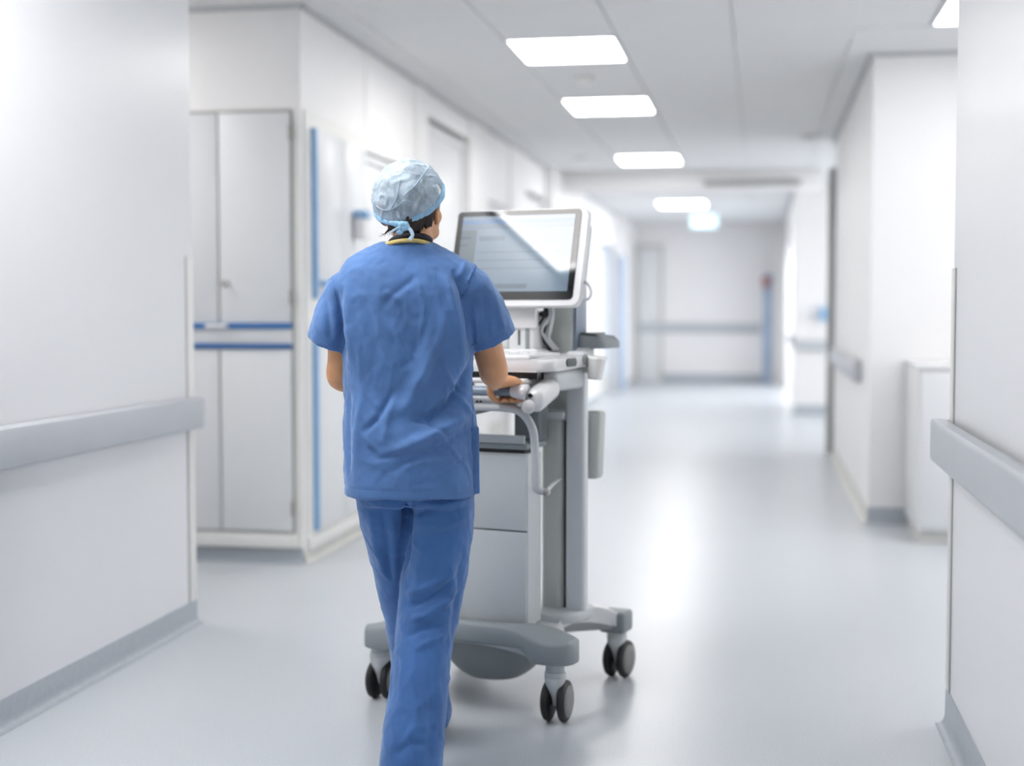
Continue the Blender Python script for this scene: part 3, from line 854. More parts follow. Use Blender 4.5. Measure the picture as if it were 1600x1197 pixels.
# recess below it: dark keyboard drawer, handle bar with brackets
bx('drawer_recess', M['black'], (-0.28, 0.262, -0.32, -0.03, 1.085, 1.112), cart, bev=0.003)
bm = bmesh.new(); box(bm, 0.205, 0.305, -0.27, -0.03, 1.045, 1.112, bev=0.018, seg=3)
link('side_bracket', bm, M['cart_lt'], cart, smooth=False)
bx('drawer_lip', M['white_pl'], (-0.27, 0.235, -0.35, -0.29, 1.072, 1.088), cart, bev=0.006, seg=3)
bm = bmesh.new()
tube(bm, [(-0.235, -0.38, 1.050, 0.0155), (0.0, -0.383, 1.050, 0.0155), (0.245, -0.38, 1.050, 0.0155)], hint=(0, 0, 1), seg=20)
hb = link('push_handle', bm, M['cart_blue'], cart, smooth=True); hb['label'] = 'blue-grey round push bar'
for s in (-1, 1):
    bm = bmesh.new()
    box(bm, min(s * 0.242, s * 0.306), max(s * 0.242, s * 0.306), -0.388, -0.225, 0.988, 1.06, bev=0.026, seg=5)
    for v in bm.verts:
        if v.co.y > -0.32: v.co.z += 0.03 * (v.co.y + 0.32) / 0.065
    tube(bm, [(s * 0.205, -0.384, 1.052, 0.019), (s * 0.225, -0.383, 1.051, 0.023), (s * 0.255, -0.380, 1.048, 0.026)], sub=3, seg=20, hint=(0, 0, 1))
    br = link('handle_bracket', bm, M['white_gl'], cart, smooth=True)
    bm = bmesh.new(); lathe(bm, [(0.007, 0), (0.007, -0.006)], c=(s * 0.270, -0.387, 1.04), axis='y', seg=14)
    link('screw', bm, M['black'], br)
bm = bmesh.new(); lathe(bm, [(0.022, 0.0), (0.024, -0.006), (0.018, -0.012)], c=(0.262, -0.384, 1.006), axis='y', seg=20)
link('pivot_cap', bm, M['white_gl'], cart, smooth=True)
# lower panel below the bar, with two small marks
lp = bx('control_panel', M['cart_lt'], (-0.24, 0.205, -0.345, -0.30, 0.998, 1.03), cart, bev=0.008, seg=3)
for xx in (0.085, 0.097):
    bx('button', M['black'], (xx - 0.004, xx + 0.004, -0.026, -0.0215, 0.012, 0.019), lp, bev=0.001)
bm = bmesh.new()
tube(bm, [(-0.17, -0.30, 0.995, 0.02, 0.008), (-0.09, -0.295, 0.985, 0.03, 0.016), (0.0, -0.295, 0.982, 0.03, 0.018), (0.07, -0.295, 0.988, 0.03, 0.012), (0.11, -0.30, 0.996, 0.02, 0.006)], sub=4, hint=(0, 0, 1), seg=16)
link('grip_fairing', bm, M['cart_mid'], cart, smooth=True)
# tubular loop that comes down on the right and hooks to a knob
bm = bmesh.new()
tube(bm, [(-0.27, -0.355, 0.76, 0.013), (-0.268, -0.36, 0.90, 0.013), (-0.255, -0.36, 0.97, 0.013), (-0.20, -0.36, 0.994, 0.013), (0.0, -0.36, 0.998, 0.013), (0.16, -0.36, 0.998, 0.013), (0.225, -0.36, 0.985, 0.013), (0.262, -0.36, 0.94, 0.013),
          (0.272, -0.36, 0.88, 0.013), (0.272, -0.355, 0.765, 0.013), (0.276, -0.345, 0.745, 0.012), (0.298, -0.33, 0.738, 0.011)], sub=6, seg=16, hint=(0.3, 0.9, 0.2))
lp2 = link('guard_loop', bm, M['cart_lt'], cart, smooth=True)
bm = bmesh.new(); ellip(bm, (0.300, -0.335, 0.738), (0.013, 0.013, 0.013), u=16, v=10); link('knob', bm, M['steel'], lp2, smooth=True)
bm = bmesh.new(); tube(bm, [(0.298, -0.335, 0.738, 0.006), (0.26, -0.2, 0.742, 0.006), (0.215, -0.03, 0.745, 0.006)], hint=(0, 0, 1), seg=10); link('stay', bm, M['cart_lt'], lp2, smooth=True)

# rear bin on the right of the column
bm = bmesh.new(); box(bm, 0.24, 0.318, 0.06, 0.125, 0.735, 0.965, bev=0.014, seg=3)
for v in bm.verts: v.co.x += (v.co.z - 0.85) * 0.04
link('side_bin', bm, M['cart_col2'], cart)
# cup holder at the work surface's side
bm = bmesh.new()
tube(bm, [(0.335, -0.02, 1.075, 0.020, 0.026), (0.338, -0.02, 1.11, 0.024, 0.03), (0.342, -0.02, 1.15, 0.029, 0.036)], sub=3, seg=24, hint=(0, 1, 0), power=3.0)
cup = link('side_cup', bm, M['guard'], cart, smooth=True)
bx('cup_bracket', M['cart_lt'], (0.28, 0.322, -0.035, -0.005, 1.095, 1.125), cart, bev=0.005)
# dark tray on the far right
bm = bmesh.new()
prism(bm, rrect(0.19, 0.325, 0.08, 0.26, 0.03), 1.172, 1.222, bev=0.008, seg=3)
for v in bm.verts: 
    if v.co.x > 0.28 and v.co.z > 1.2: v.co.z -= 0.6 * (v.co.x - 0.28)
tr = link('side_tray', bm, M['cart_mid'], cart); tr['label'] = 'dark grey side tray'
bm = bmesh.new(); prism(bm, rrect(0.20, 0.275, 0.095, 0.245, 0.02), 1.219, 1.2245, bev=0.001); link('tray_liner', bm, M['cart_dk'], tr)
bx('tray_arm', M['cart_lt'], (0.225, 0.28, 0.06, 0.12, 1.12, 1.175), cart, bev=0.008)

# monitor mount
mm = bx('monitor_mount', M['white_pl'], (0.035, 0.135, -0.05, 0.06, 1.165, 1.30), cart, bev=0.014, seg=3)
bx('mount_plate', M['white_gl'], (-0.058, 0.058, -0.065, -0.045, 0.075, 0.15), mm, bev=0.006)
bx('mount_groove', M['cart_dk'], (-0.012, -0.004, -0.0565, -0.054, 0.02, 0.07), mm)
bx('mount_groove', M['cart_mid'], (0.014, 0.030, -0.0565, -0.054, 0.005, 0.09), mm, bev=0.001)
bx('mount_foot', M['white_gl'], (0.02, 0.15, -0.075, 0.07, 1.158, 1.172), cart, bev=0.005)
bx('side_box', M['white_gl'], (-0.06, 0.03, -0.03, 0.05, 1.172, 1.27), cart, bev=0.012, seg=3)
for k, (xx, m_, rr) in enumerate(((0.150, 'black', 0.006), (0.162, 'cart_lt', 0.008), (0.172, 'cart_lt', 0.006), (0.145, 'black', 0.005))):
    bm = bmesh.new()
    tube(bm, [(xx, 0.0, 1.33, rr), (xx + 0.012, -0.005 - k * 0.006, 1.285, rr), (xx + 0.002 - 0.02 * (k % 2), -0.01, 1.24, rr), (xx - 0.012, 0.01, 1.205, rr), (xx + 0.01, 0.03, 1.168, rr)], sub=5, seg=10, hint=(0, 1, 0))
    link('cable', bm, M[m_], cart, smooth=True)
bm = bmesh.new(); ellip(bm, (0.152, -0.015, 1.288), (0.018, 0.014, 0.012), u=14, v=8); link('cable_clip', bm, M['black'], cart, smooth=True)

# monitor: local frame with tilt
mon = empty('monitor', (0.0735, -0.06, 1.474), 0); mon.parent = cart
mon.rotation_euler = (R(-15.7), 0, 0)
W2, H2 = 0.2385, 0.166
bm = bmesh.new()
out = rrect(-W2, W2, -H2, H2, 0.022)
prism(bm, out, -0.004, 0.026, bev=0.005, seg=3)
T = Matrix(((1, 0, 0, 0), (0, 0, 1, 0), (0, 1, 0, 0), (0, 0, 0, 1)))
bmesh.ops.transform(bm, matrix=T, verts=bm.verts[:])
link('frame', bm, M['white_gl'], mon)
bm = bmesh.new()
prism(bm, rrect(-W2 + 0.02, W2 - 0.004, -H2 + 0.02, H2 - 0.03, 0.02), 0.02, 0.052, bev=0.012, seg=3)
bmesh.ops.transform(bm, matrix=T, verts=bm.verts[:])
link('rear_shell', bm, M['cart_lt'], mon)
bm = bmesh.new(); prism(bm, rrect(-W2 + 0.0035, W2 - 0.022, -H2 + 0.020, H2 - 0.0025, 0.014), -0.0065, -0.0035, bev=0.0008, seg=1)
bmesh.ops.transform(bm, matrix=T, verts=bm.verts[:])
link('bezel', bm, M['bezel'], mon)
bm = bmesh.new(); prism(bm, rrect(-W2 + 0.025, W2 - 0.043, -H2 + 0.048, H2 - 0.021, 0.002, 2), -0.0072, -0.0062)
bmesh.ops.transform(bm, matrix=T, verts=bm.verts[:])
link('screen', bm, M['screen'], mon)
bm = bmesh.new()
tube(bm, [(W2 - 0.004, 0.03, -0.075, 0.005), (W2 + 0.012, 0.032, -0.085, 0.005), (W2 + 0.024, 0.034, -0.110, 0.005), (W2 + 0.018, 0.034, -0.132, 0.005), (W2 + 0.004, 0.034, -0.134, 0.005)], sub=6, seg=12, hint=(0, 1, 0))
link('cable_hook', bm, M['cart_lt'], mon, smooth=True)

# ================================================================== PERSON
PLOC = Vector((-0.958, 3.837, 0)); PROT = R(14.016)
FW = Vector((math.sin(R(25)), math.cos(R(25)), 0))      # where the head points
RT = Vector((FW.y, -FW.x, 0))
HC = Vector((0.010, 0.03, 1.594))
def hd(f, r, z): return HC + FW * f + RT * r + Vector((0, 0, z))

bm = bmesh.new()
rotH = Matrix((RT, FW, Vector((0, 0, 1)))).transposed()
# skull, jaw, cheeks
ellip(bm, hd(0, 0, 0.005), (0.074, 0.092, 0.098), rotH)
ellip(bm, hd(0.035, 0, -0.045), (0.061, 0.062, 0.075), rotH)
ellip(bm, hd(0.068, 0, -0.09), (0.030, 0.026, 0.024), rotH)
for s in (-1, 1):
    ellip(bm, hd(0.062, s * 0.034, -0.03), (0.026, 0.026, 0.026), rotH)
    ellip(bm, hd(0.02, s * 0.050, -0.075), (0.018, 0.034, 0.022), rotH)
    # ears: rim, lobe and bowl
    tube(bm, [tuple(hd(-0.004, s * 0.073, -0.012)) + (0.007,), tuple(hd(-0.012, s * 0.084, 0.006)) + (0.006,), tuple(hd(-0.026, s * 0.090, 0.000)) + (0.006,),
              tuple(hd(-0.030, s * 0.088, -0.024)) + (0.006,), tuple(hd(-0.020, s * 0.083, -0.048)) + (0.007,), tuple(hd(-0.008, s * 0.074, -0.055)) + (0.007,)], sub=4, seg=10, hint=tuple(RT))
    ellip(bm, hd(-0.014, s * 0.077, -0.022), (0.007, 0.016, 0.030), rotH)
# brow, nose, lips
ellip(bm, hd(0.083, 0, 0.012), (0.052, 0.014, 0.013), rotH)
tube(bm, [tuple(hd(0.088, 0, 0.008)) + (0.008,), tuple(hd(0.100, 0, -0.014)) + (0.009,), tuple(hd(0.110, 0, -0.034)) + (0.012,), tuple(hd(0.095, 0, -0.044)) + (0.010,)], sub=4, seg=12, hint=tuple(RT))
for s in (-1, 1): ellip(bm, hd(0.096, s * 0.011, -0.040), (0.009, 0.011, 0.008), rotH)
ellip(bm, hd(0.090, 0, -0.060), (0.024, 0.011, 0.006), rotH)
ellip(bm, hd(0.089, 0, -0.069), (0.021, 0.011, 0.007), rotH)
# neck and trunk
tube(bm, [(0.006, 0.0, 1.36, 0.085, 0.07), (0.010, 0.0, 1.44, 0.066, 0.062), (0.013, 0.008, 1.50, 0.053, 0.055), (0.014, 0.022, 1.56, 0.051, 0.056), (0.008, 0.03, 1.60, 0.05, 0.055)], sub=4, seg=24, hint=(0, 1, 0))
slab(bm, [(0.80, 0.005, 0.0, 0.150, 0.10, 2.2), (0.90, 0.003, 0.0, 0.160, 0.105, 2.2), (1.05, 0.0, 0.01, 0.140, 0.095, 2.2), (1.20, 0.0, 0.01, 0.150, 0.10, 2.3),
          (1.32, 0.0, 0.0, 0.165, 0.10, 2.4), (1.40, 0.0, 0.0, 0.155, 0.085, 2.2), (1.45, 0.0, 0.0, 0.10, 0.07, 2.0)], 3)
BX = Vector((math.cos(R(-29.016)), math.sin(R(-29.016)), 0))   # the push bar's direction
BF = Vector((-BX.y, BX.x, 0))
UZ = Vector((0, 0, 1))
# arms
def arm(sh, el, wr, s):
    tube(bm, [tuple(sh) + (0.05, 0.05), tuple(sh.lerp(el, 0.4)) + (0.048, 0.05), tuple(sh.lerp(el, 0.8)) + (0.043, 0.044), tuple(el) + (0.042, 0.042), tuple(el.lerp(wr, 0.3)) + (0.042, 0.040),
              tuple(el.lerp(wr, 0.65)) + (0.033, 0.031), tuple(wr) + (0.027, 0.023)], sub=5, seg=20, hint=(0.2, 1, 0.1))
def grip_hand(Hc, wr, s, bx_=BX, bf=BF, wrap=1.0):
    """fingers closed round a bar through Hc along bx_; s=+1 right hand"""
    P = lambda a, f, z: Hc + bx_ * a + bf * f + UZ * z
    # palm: from the wrist over the bar to the knuckles
    tube(bm, [tuple(wr) + (0.027, 0.022), tuple(wr.lerp(P(0, -0.02, 0.034), 0.5)) + (0.034, 0.021), tuple(P(0, -0.024, 0.034)) + (0.041, 0.018), tuple(P(0, 0.002, 0.033)) + (0.040, 0.013)],
         sub=4, seg=20, hint=(0, 0, 1), power=2.3)
    for k, (a, L_, r_) in enumerate(((-0.034, 1.0, 0.0095), (-0.0115, 1.08, 0.0098), (0.0115, 1.02, 0.0095), (0.033, 0.86, 0.0085))):
        a *= s
        tube(bm, [tuple(P(a * 0.95, -0.008, 0.034)) + (r_ * 1.1,), tuple(P(a, 0.012, 0.029 * L_)) + (r_ * 1.08,), tuple(P(a, 0.028, 0.008)) + (r_,), tuple(P(a, 0.024 * L_, -0.016)) + (r_,),
                  tuple(P(a, 0.004, -0.028)) + (r_ * 0.95,), tuple(P(a, -0.014 * L_, -0.026)) + (r_ * 0.8,)], sub=4, seg=12, hint=tuple(bx_))
    tube(bm, [tuple(wr.lerp(P(-s * 0.02, -0.03, 0.03), 0.35) - bx_ * s * 0.012) + (0.013,), tuple(P(-s * 0.044, -0.038, 0.016)) + (0.0125,), tuple(P(-s * 0.05, -0.030, -0.004)) + (0.011,),
              tuple(P(-s * 0.042, -0.020, -0.022)) + (0.010,), tuple(P(-s * 0.03, -0.008, -0.032)) + (0.0085,)], sub=4, seg=12, hint=(0, 1, 0))
shR, elR = Vector((0.168, 0.0, 1.385)), Vector((0.238, 0.085, 1.132))
HR = Vector((0.306, 0.414, 1.05)); wrR = HR - BF * 0.085 + UZ * 0.034 - BX * 0.012
arm(shR, elR, wrR, 1); grip_hand(HR, wrR, 1)
shL, elL = Vector((-0.168, 0.0, 1.375)), Vector((-0.19, 0.06, 1.115))
HL = Vector((-0.055, 0.40, 1.10)); wrL = HL + Vector((-0.028, -0.085, 0.02))
arm(shL, elL, wrL, -1); grip_hand(HL, wrL, -1, Vector((1, 0, 0)), Vector((0, 1, 0)))
# legs and feet
def leg(pts): tube(bm, pts, sub=4, seg=22, hint=(0, 1, 0))
leg([(0.083, 0.0, 0.88, 0.08, 0.09), (0.078, 0.01, 0.70, 0.074, 0.078), (0.055, 0.02, 0.47, 0.055, 0.058), (0.03, -0.06, 0.30, 0.052, 0.055), (0.004, -0.14, 0.12, 0.036, 0.04), (0.002, -0.15, 0.07, 0.036, 0.04)])
leg([(-0.083, 0.01, 0.88, 0.08, 0.09), (-0.055, 0.08, 0.70, 0.072, 0.076), (-0.01, 0.18, 0.48, 0.054, 0.056), (0.022, 0.26, 0.30, 0.050, 0.053), (0.045, 0.34, 0.13, 0.036, 0.04), (0.047, 0.35, 0.08, 0.036, 0.04)])
tube(bm, [(0.0, -0.185, 0.045, 0.03, 0.03), (0.004, -0.12, 0.05, 0.036, 0.036), (0.012, -0.04, 0.04, 0.042, 0.026), (0.018, 0.03, 0.03, 0.036, 0.016)], sub=4, seg=18, hint=(0, 0, 1))
tube(bm, [(0.045, 0.315, 0.045, 0.03, 0.03), (0.05, 0.38, 0.05, 0.036, 0.036), (0.06, 0.46, 0.04, 0.042, 0.026), (0.066, 0.53, 0.03, 0.036, 0.016)], sub=4, seg=18, hint=(0, 0, 1))
person = remeshed('person', bm, 0.0042, M['skin'], None, 3)
person.location = PLOC; person.rotation_euler = (0, 0, PROT)
tag(person, 'person in blue scrubs and cap seen from behind, walking and pushing the trolley', 'person')

# eyes, brows
for s in (-1, 1):
    bm = bmesh.new(); ellip(bm, hd(0.078, s * 0.031, -0.008), (0.0135, 0.0135, 0.012), rotH, 16, 10)
    e = link('eye', bm, M['eye'], person, smooth=True)
    bm = bmesh.new(); ellip(bm, hd(0.0905, s * 0.031, -0.008), (0.0055, 0.0018, 0.0055), rotH, 12, 8)
    link('iris', bm, M['hair'], e, smooth=True)
    bm = bmesh.new(); tube(bm, [tuple(hd(0.096, s * 0.014, 0.016)) + (0.003,), tuple(hd(0.094, s * 0.032, 0.021)) + (0.0035,), tuple(hd(0.082, s * 0.05, 0.014)) + (0.002,)], seg=8, hint=(0, 0, 1))
    link('eyebrow', bm, M['hair'], person, smooth=True)

# ---- hair: shell over the skull, cut at the hairline
bm = bmesh.new()
ellip(bm, hd(-0.004, 0, 0.0), (0.079, 0.097, 0.106), rotH, 64, 48)
bmesh.ops.delete(bm, geom=[v for v in bm.verts if
    ((v.co - HC).z < -0.082 + max(0, ((v.co - HC).dot(FW) + 0.055)) * 1.0) or ((v.co - HC).dot(FW) > 0.02 and (v.co - HC).z < 0.06)], context='VERTS')
geom = bmesh.ops.solidify(bm, geom=bm.faces[:], thickness=0.006)
for v in bm.verts: v.co += (v.co - HC).normalized() * 0.0025 * noise.noise(Vector((v.co.x * 90, v.co.y * 90, v.co.z * 18)))
hair = link('hair', bm, M['hair'], person, smooth=True)
# nape hair going down to the collar
bm = bmesh.new()
ang = R(-14)
for k in range(70):
    t = k / 69.0
    a = -3.3 + t * 4.3
    g_ = a * 0.62 + 0.25; x = HC.x + 0.002 + math.sin(g_) * 0.066; y = 0.008 - math.cos(g_) * 0.058
    z0 = 1.562 + 0.02 * max(0, math.sin(g_)); ln = 0.062 - 0.020 * abs(math.sin(g_)) - 0.012 * random.random()
    tube(bm, [(x, y - 0.012, z0, 0.006), (x, y - 0.012, z0 - ln * 0.5, 0.006), (x + random.uniform(-0.003, 0.003), y - 0.002, z0 - ln, 0.0015)], sub=2, seg=6)
for k in range(7):
    tube(bm, [(-0.035 - 0.002 * k, -0.035, 1.535, 0.0012), (-0.050 - 0.003 * k, -0.035, 1.520 - 0.002 * k, 0.0009), (-0.055 - 0.0045 * k, -0.03, 1.502 + 0.004 * (k % 3), 0.0004)], sub=3, seg=5)
link('nape_hair', bm, M['hair'], hair, smooth=True)

# ---- cap
CC = Vector((-0.002, 0.028, 1.612)); CR = Vector((0.0985, 0.118, 0.106))
KN = Vector((-0.014, -0.085, 1.527))
def cap_plane(p): return 1.5812 + 0.385 * p.x + 0.64 * min(p.y, 0.10)
bm = bmesh.new()
g = bmesh.ops.create_icosphere(bm, subdivisions=6, radius=1.0)
def cap_pt(n):
    d = Vector((n.x * CR.x, n.y * CR.y, n.z * CR.z))
    p = CC + d
    # creases that run into the knot
    q = p - KN
    rho = q.length
    a = math.atan2(q.x, q.z)
    rad = 0.0042 * math.exp(-rho / 0.07) * math.sin(a * 13 + 2.0 * noise.noise(p * 18)) * min(1, rho / 0.02)
    lump = 0.0045 * noise.noise(p * 22 + Vector((3, 1, 7))) + 0.002 * noise.noise(p * 60)
    ridge = abs(noise.noise(p * 30 + Vector((9, 2, 1)))); lump += 0.0035 * (0.25 - min(ridge, 0.25)) / 0.25
    # a fuller crown at the back left
    return p + n * (rad + lump)
for v in bm.verts:
    v.co = cap_pt(v.co.normalized())
bmesh.ops.delete(bm, geom=[v for v in bm.verts if v.co.z < cap_plane(v.co) - 0.004], context='VERTS')
def edge_snap():
    for v in bm.verts:
        if v.is_boundary: v.co.z = cap_plane(v.co)
edge_snap()
cap_bvh = BVHTree.FromBMesh(bm)
cap = link('surgical_cap', bm, M['cap'], person, smooth=True)
cap['label'] = 'pale blue disposable surgical cap tied at the back'
# gathered band round the lower edge
bm = bmesh.new()
N = 96; rows = []
for k in range(N):
    t = 2 * PI * k / N
    dx, dy = math.cos(t), math.sin(t)
    # find the cap's rim in this direction
    lo = None
    best = 0
    for it in range(40):
        rr_ = 0.05 + it * 0.002
        p = Vector((CC.x + dx * rr_, CC.y + dy * rr_, 0)); p.z = cap_plane(p)
        e = ((p.x - CC.x) / CR.x) ** 2 + ((p.y - CC.y) / CR.y) ** 2 + ((p.z - CC.z) / CR.z) ** 2
        best = rr_
        if e >= 1.0: break
    p = Vector((CC.x + dx * best, CC.y + dy * best, 0)); p.z = cap_plane(p)
    nrm = Vector((dx, dy, -0.15)).normalized()
    gth = 0.0018 * noise.noise(Vector((t * 9, 0, 0))) + 0.0022 * math.exp(-((p - KN).length / 0.03) ** 2) * math.sin(t * 60)
    up = Vector((0, 0, 1))
    rows.append([bm.verts.new(p + nrm * (a + gth * b_) + up * z) for a, z, b_ in ((-0.004, -0.005, 0.3), (0.001, -0.006, 1), (0.0042, -0.002, 1), (0.0048, 0.006, 1), (0.0035, 0.013, 1), (-0.001, 0.016, 0.6), (-0.006, 0.012, 0.3))])
for k in range(N):
    A, B = rows[k], rows[(k + 1) % N]
    for j in range(7): bm.faces.new((A[j], A[(j + 1) % 7], B[(j + 1) % 7], B[j]))
band = link('cap_band', bm, M['cap_band'], cap, smooth=True)

def on_surface(bvh, pts, n, y0=-0.6, lift=0.001):
    """densify a person-local x,z polyline and lay it on the back of a surface"""
    Q = catmull([list(p) for p in pts], n)
    out = []
    for x, z in Q:
        hit = bvh.ray_cast(Vector((x, y0, z)), Vector((0, 1, 0)))
        if hit[0] is not None: out.append(hit[0] + hit[1] * lift)
    return out
def uvp(u, v, s=562.0): return ((u - 640) / s, 1.3 - (v - 485) / s)
def seam(name, bvh, uv, m, parent, rad=0.0014, n=10, s=570.0, lift=0.0006, wig=0.0):
    pts = on_surface(bvh, [uvp(u, v, s) for u, v in uv], n, lift=lift)
    if len(pts) < 3: return None
    bm = bmesh.new()
    tube(bm, [(p.x + wig * math.sin(i * 1.9), p.y, p.z + wig * math.cos(i * 2.3), rad, rad) for i, p in enumerate(pts)], sub=1, seg=8, hint=(0, 1, 0))
    return link(name, bm, m, parent, smooth=True)
for uv in ([(672, 258), (664, 272), (652, 290), (641, 301), (632, 309)], [(626, 281), (624, 300), (618, 318), (611, 329)], [(611, 329), (620, 326), (634, 316), (648, 320)], [(590, 322), (600, 329), (611, 330)]):
    seam('cap_seam', cap_bvh, uv, M['tie'], cap, 0.0011, 8)
# knot and ties
bm = bmesh.new()
for k in range(7):
    a = k * 0.9
    ellip(bm, KN + Vector((math.cos(a) * 0.008, -0.004, math.sin(a) * 0.006)), (0.008, 0.006, 0.009), Euler((0, a, 0)).to_matrix(), 12, 8)
tube(bm, [tuple(KN + Vector((0.0, 0, 0.004))) + (0.009, 0.004), tuple(KN + Vector((-0.022, -0.002, 0.006))) + (0.008, 0.003), tuple(KN + Vector((-0.040, 0.0, 0.010))) + (0.003, 0.0015)], sub=4, seg=10)
tube(bm, [tuple(KN + Vector((0.0, 0, -0.002))) + (0.007, 0.003), tuple(KN + Vector((-0.012, -0.004, -0.016))) + (0.008, 0.003), tuple(KN + Vector((-0.020, -0.004, -0.013))) + (0.002, 0.001)], sub=4, seg=10)
knot = link('knot', bm, M['cap_band'], cap, smooth=True)
bm = bmesh.new()
tube(bm, [tuple(KN + Vector((0.004, -0.004, 0.000))) + (0.0045, 0.0012), tuple(KN + Vector((0.016, -0.008, -0.008))) + (0.005, 0.0012), tuple(KN + Vector((0.023, -0.010, -0.020))) + (0.005, 0.0012), tuple(KN + Vector((0.0225, -0.010, -0.028))) + (0.0045, 0.002),
          tuple(KN + Vector((0.017, -0.010, -0.034))) + (0.0045, 0.003), tuple(KN + Vector((0.021, -0.012, -0.037))) + (0.004, 0.002)], sub=5, seg=10)
link('tie', bm, M['tie'], cap, smooth=True)
bm = bmesh.new()
tube(bm, [tuple(KN + Vector((-0.006, -0.004, -0.002))) + (0.003, 0.0008), tuple(KN + Vector((-0.022, -0.006, -0.008))) + (0.003, 0.0008), tuple(KN + Vector((-0.034, -0.006, -0.018))) + (0.003, 0.0008), tuple(KN + Vector((-0.030, -0.006, -0.024))) + (0.002, 0.0008)], sub=5, seg=8)
link('tie', bm, M['tie'], cap, smooth=True)

# ---- scrub top
def seg_d(p, a, b):
    ab = (b[0] - a[0], b[1] - a[1]); ap = (p[0] - a[0], p[1] - a[1])
    L2 = ab[0] ** 2 + ab[1] ** 2
    t = max(0, min(1, (ap[0] * ab[0] + ap[1] * ab[1]) / L2))
    dx, dz = ap[0] - ab[0] * t, ap[1] - ab[1] * t
    return math.hypot(dx, dz), t
def folds_fn(F):
    G = []
    for uv, amp, wd in F:
        P = [uvp(u, v) for u, v in uv]
        bb = (min(p[0] for p in P) - 3 * wd, max(p[0] for p in P) + 3 * wd, min(p[1] for p in P) - 3 * wd, max(p[1] for p in P) + 3 * wd)
        G.append((P, amp, wd, bb))
    def f(x, z):
        s = 0
        for P, amp, wd, bb in G:
            if x < bb[0] or x > bb[1] or z < bb[2] or z > bb[3]: continue
            best = 9; bt = 0; n = len(P) - 1
            for i in range(n):
                d, t = seg_d((x, z), P[i], P[i + 1])
                if d < best: best = d; bt = (i + t) / n
            fade = min(1, 4 * bt + 0.05, 4 * (1 - bt) + 0.05)
            q = best / wd
            s += amp * fade * math.exp(-q * q)
        return s
    return f
TOPF = folds_fn([
    ([(528, 440), (536, 500), (541, 570)], -0.011, 0.009),
    ([(546, 430), (548, 500), (552, 570)], 0.006, 0.012),
    ([(706, 422), (720, 450), (732, 500), (738, 570)], -0.013, 0.010),
    ([(690, 425), (703, 460), (716, 520), (722, 590)], 0.008, 0.011),
    ([(697, 470), (688, 520), (668, 570), (640, 610)], 0.006, 0.014),
    ([(672, 470), (664, 520), (640, 560), (610, 585)], -0.004, 0.013),
    ([(655, 430), (625, 455), (598, 480)], -0.004, 0.010),
    ([(600, 455), (628, 470), (650, 500)], 0.004, 0.010),
    ([(575, 480), (590, 530), (585, 590)], -0.003, 0.014),
    ([(610, 500), (632, 540), (648, 560)], 0.004, 0.010),
    ([(738, 560), (725, 590), (700, 628), (672, 648), (640, 646)], -0.018, 0.015),
    ([(672, 470), (662, 560), (648, 610), (632, 630), (600, 640)], 0.010, 0.022),
    ([(737, 650), (722, 628), (700, 590), (688, 560)], 0.006, 0.007),
    ([(738, 640), (712, 655), (675, 672), (640, 688), (600, 706)], 0.012, 0.015),
    ([(640, 652), (665, 656), (700, 675)], -0.006, 0.007),
    ([(735, 665), (690, 690), (640, 712), (600, 735)], -0.005, 0.010),
    ([(570, 600), (562, 650), (560, 720)], 0.006, 0.012),
    ([(620, 600), (590, 650), (568, 672)], -0.007, 0.009),
    ([(575, 690), (592, 708), (640, 700)], -0.006, 0.008),
    ([(620, 610), (605, 650), (600, 690)], 0.004, 0.010),
    ([(548, 600), (546, 680), (550, 750)], -0.006, 0.008),
    ([(622, 725), (660, 712), (700, 715)], 0.005, 0.010),
    ([(640, 750), (690, 735), (735, 700)], -0.004, 0.008),
    ([(765, 450), (778, 490), (786, 520)], 0.005, 0.010),
    ([(752, 450), (760, 500), (760, 535)], -0.006, 0.009),
    ([(738, 470), (742, 510), (748, 540)], 0.005, 0.008),
    ([(512, 460), (518, 500), (520, 535)], -0.005, 0.009),
    ([(735, 400), (722, 420), (712, 440)], 0.004, 0.008),
])
def top_disp(co, n):
    back = max(0.0, min(1.0, -n.y * 1.6 + 0.15))
    p = co
    d = 1.3 * TOPF(p.x, p.z) * back
    lowm = max(0.35, min(1, (1.48 - p.z) * 6))
    q = Vector((p.x * 9 + p.z * 4, p.y * 9, p.z * 5 - p.x * 3))
    d += 0.007 * noise.noise(q + Vector((5, 3, 1))) * lowm
    r1 = abs(noise.noise(Vector((p.x * 16 + p.z * 9, p.y * 14, p.z * 8 - p.x * 6))))
    d += 0.0028 * (0.3 - min(0.3, r1)) / 0.3 * lowm
    d += 0.0014 * noise.noise(p * 55)
    flare = max(0, 0.9 - p.z)
    if p.z < 0.84: d *= 0.35 + 0.65 * max(0, (p.z - 0.79) / 0.05)
    d += 0.002 * math.sin(p.x * 45 + 1.3) * min(1, flare * 8)
    m_ = 0.0
    # hem fold: a groove 25 mm above the bottom
    if 0.80 < p.z < 0.83: m_ -= 0.002 * math.exp(-((p.z - 0.815) / 0.0035) ** 2)
    return co + n * (d + m_)
bm = bmesh.new()
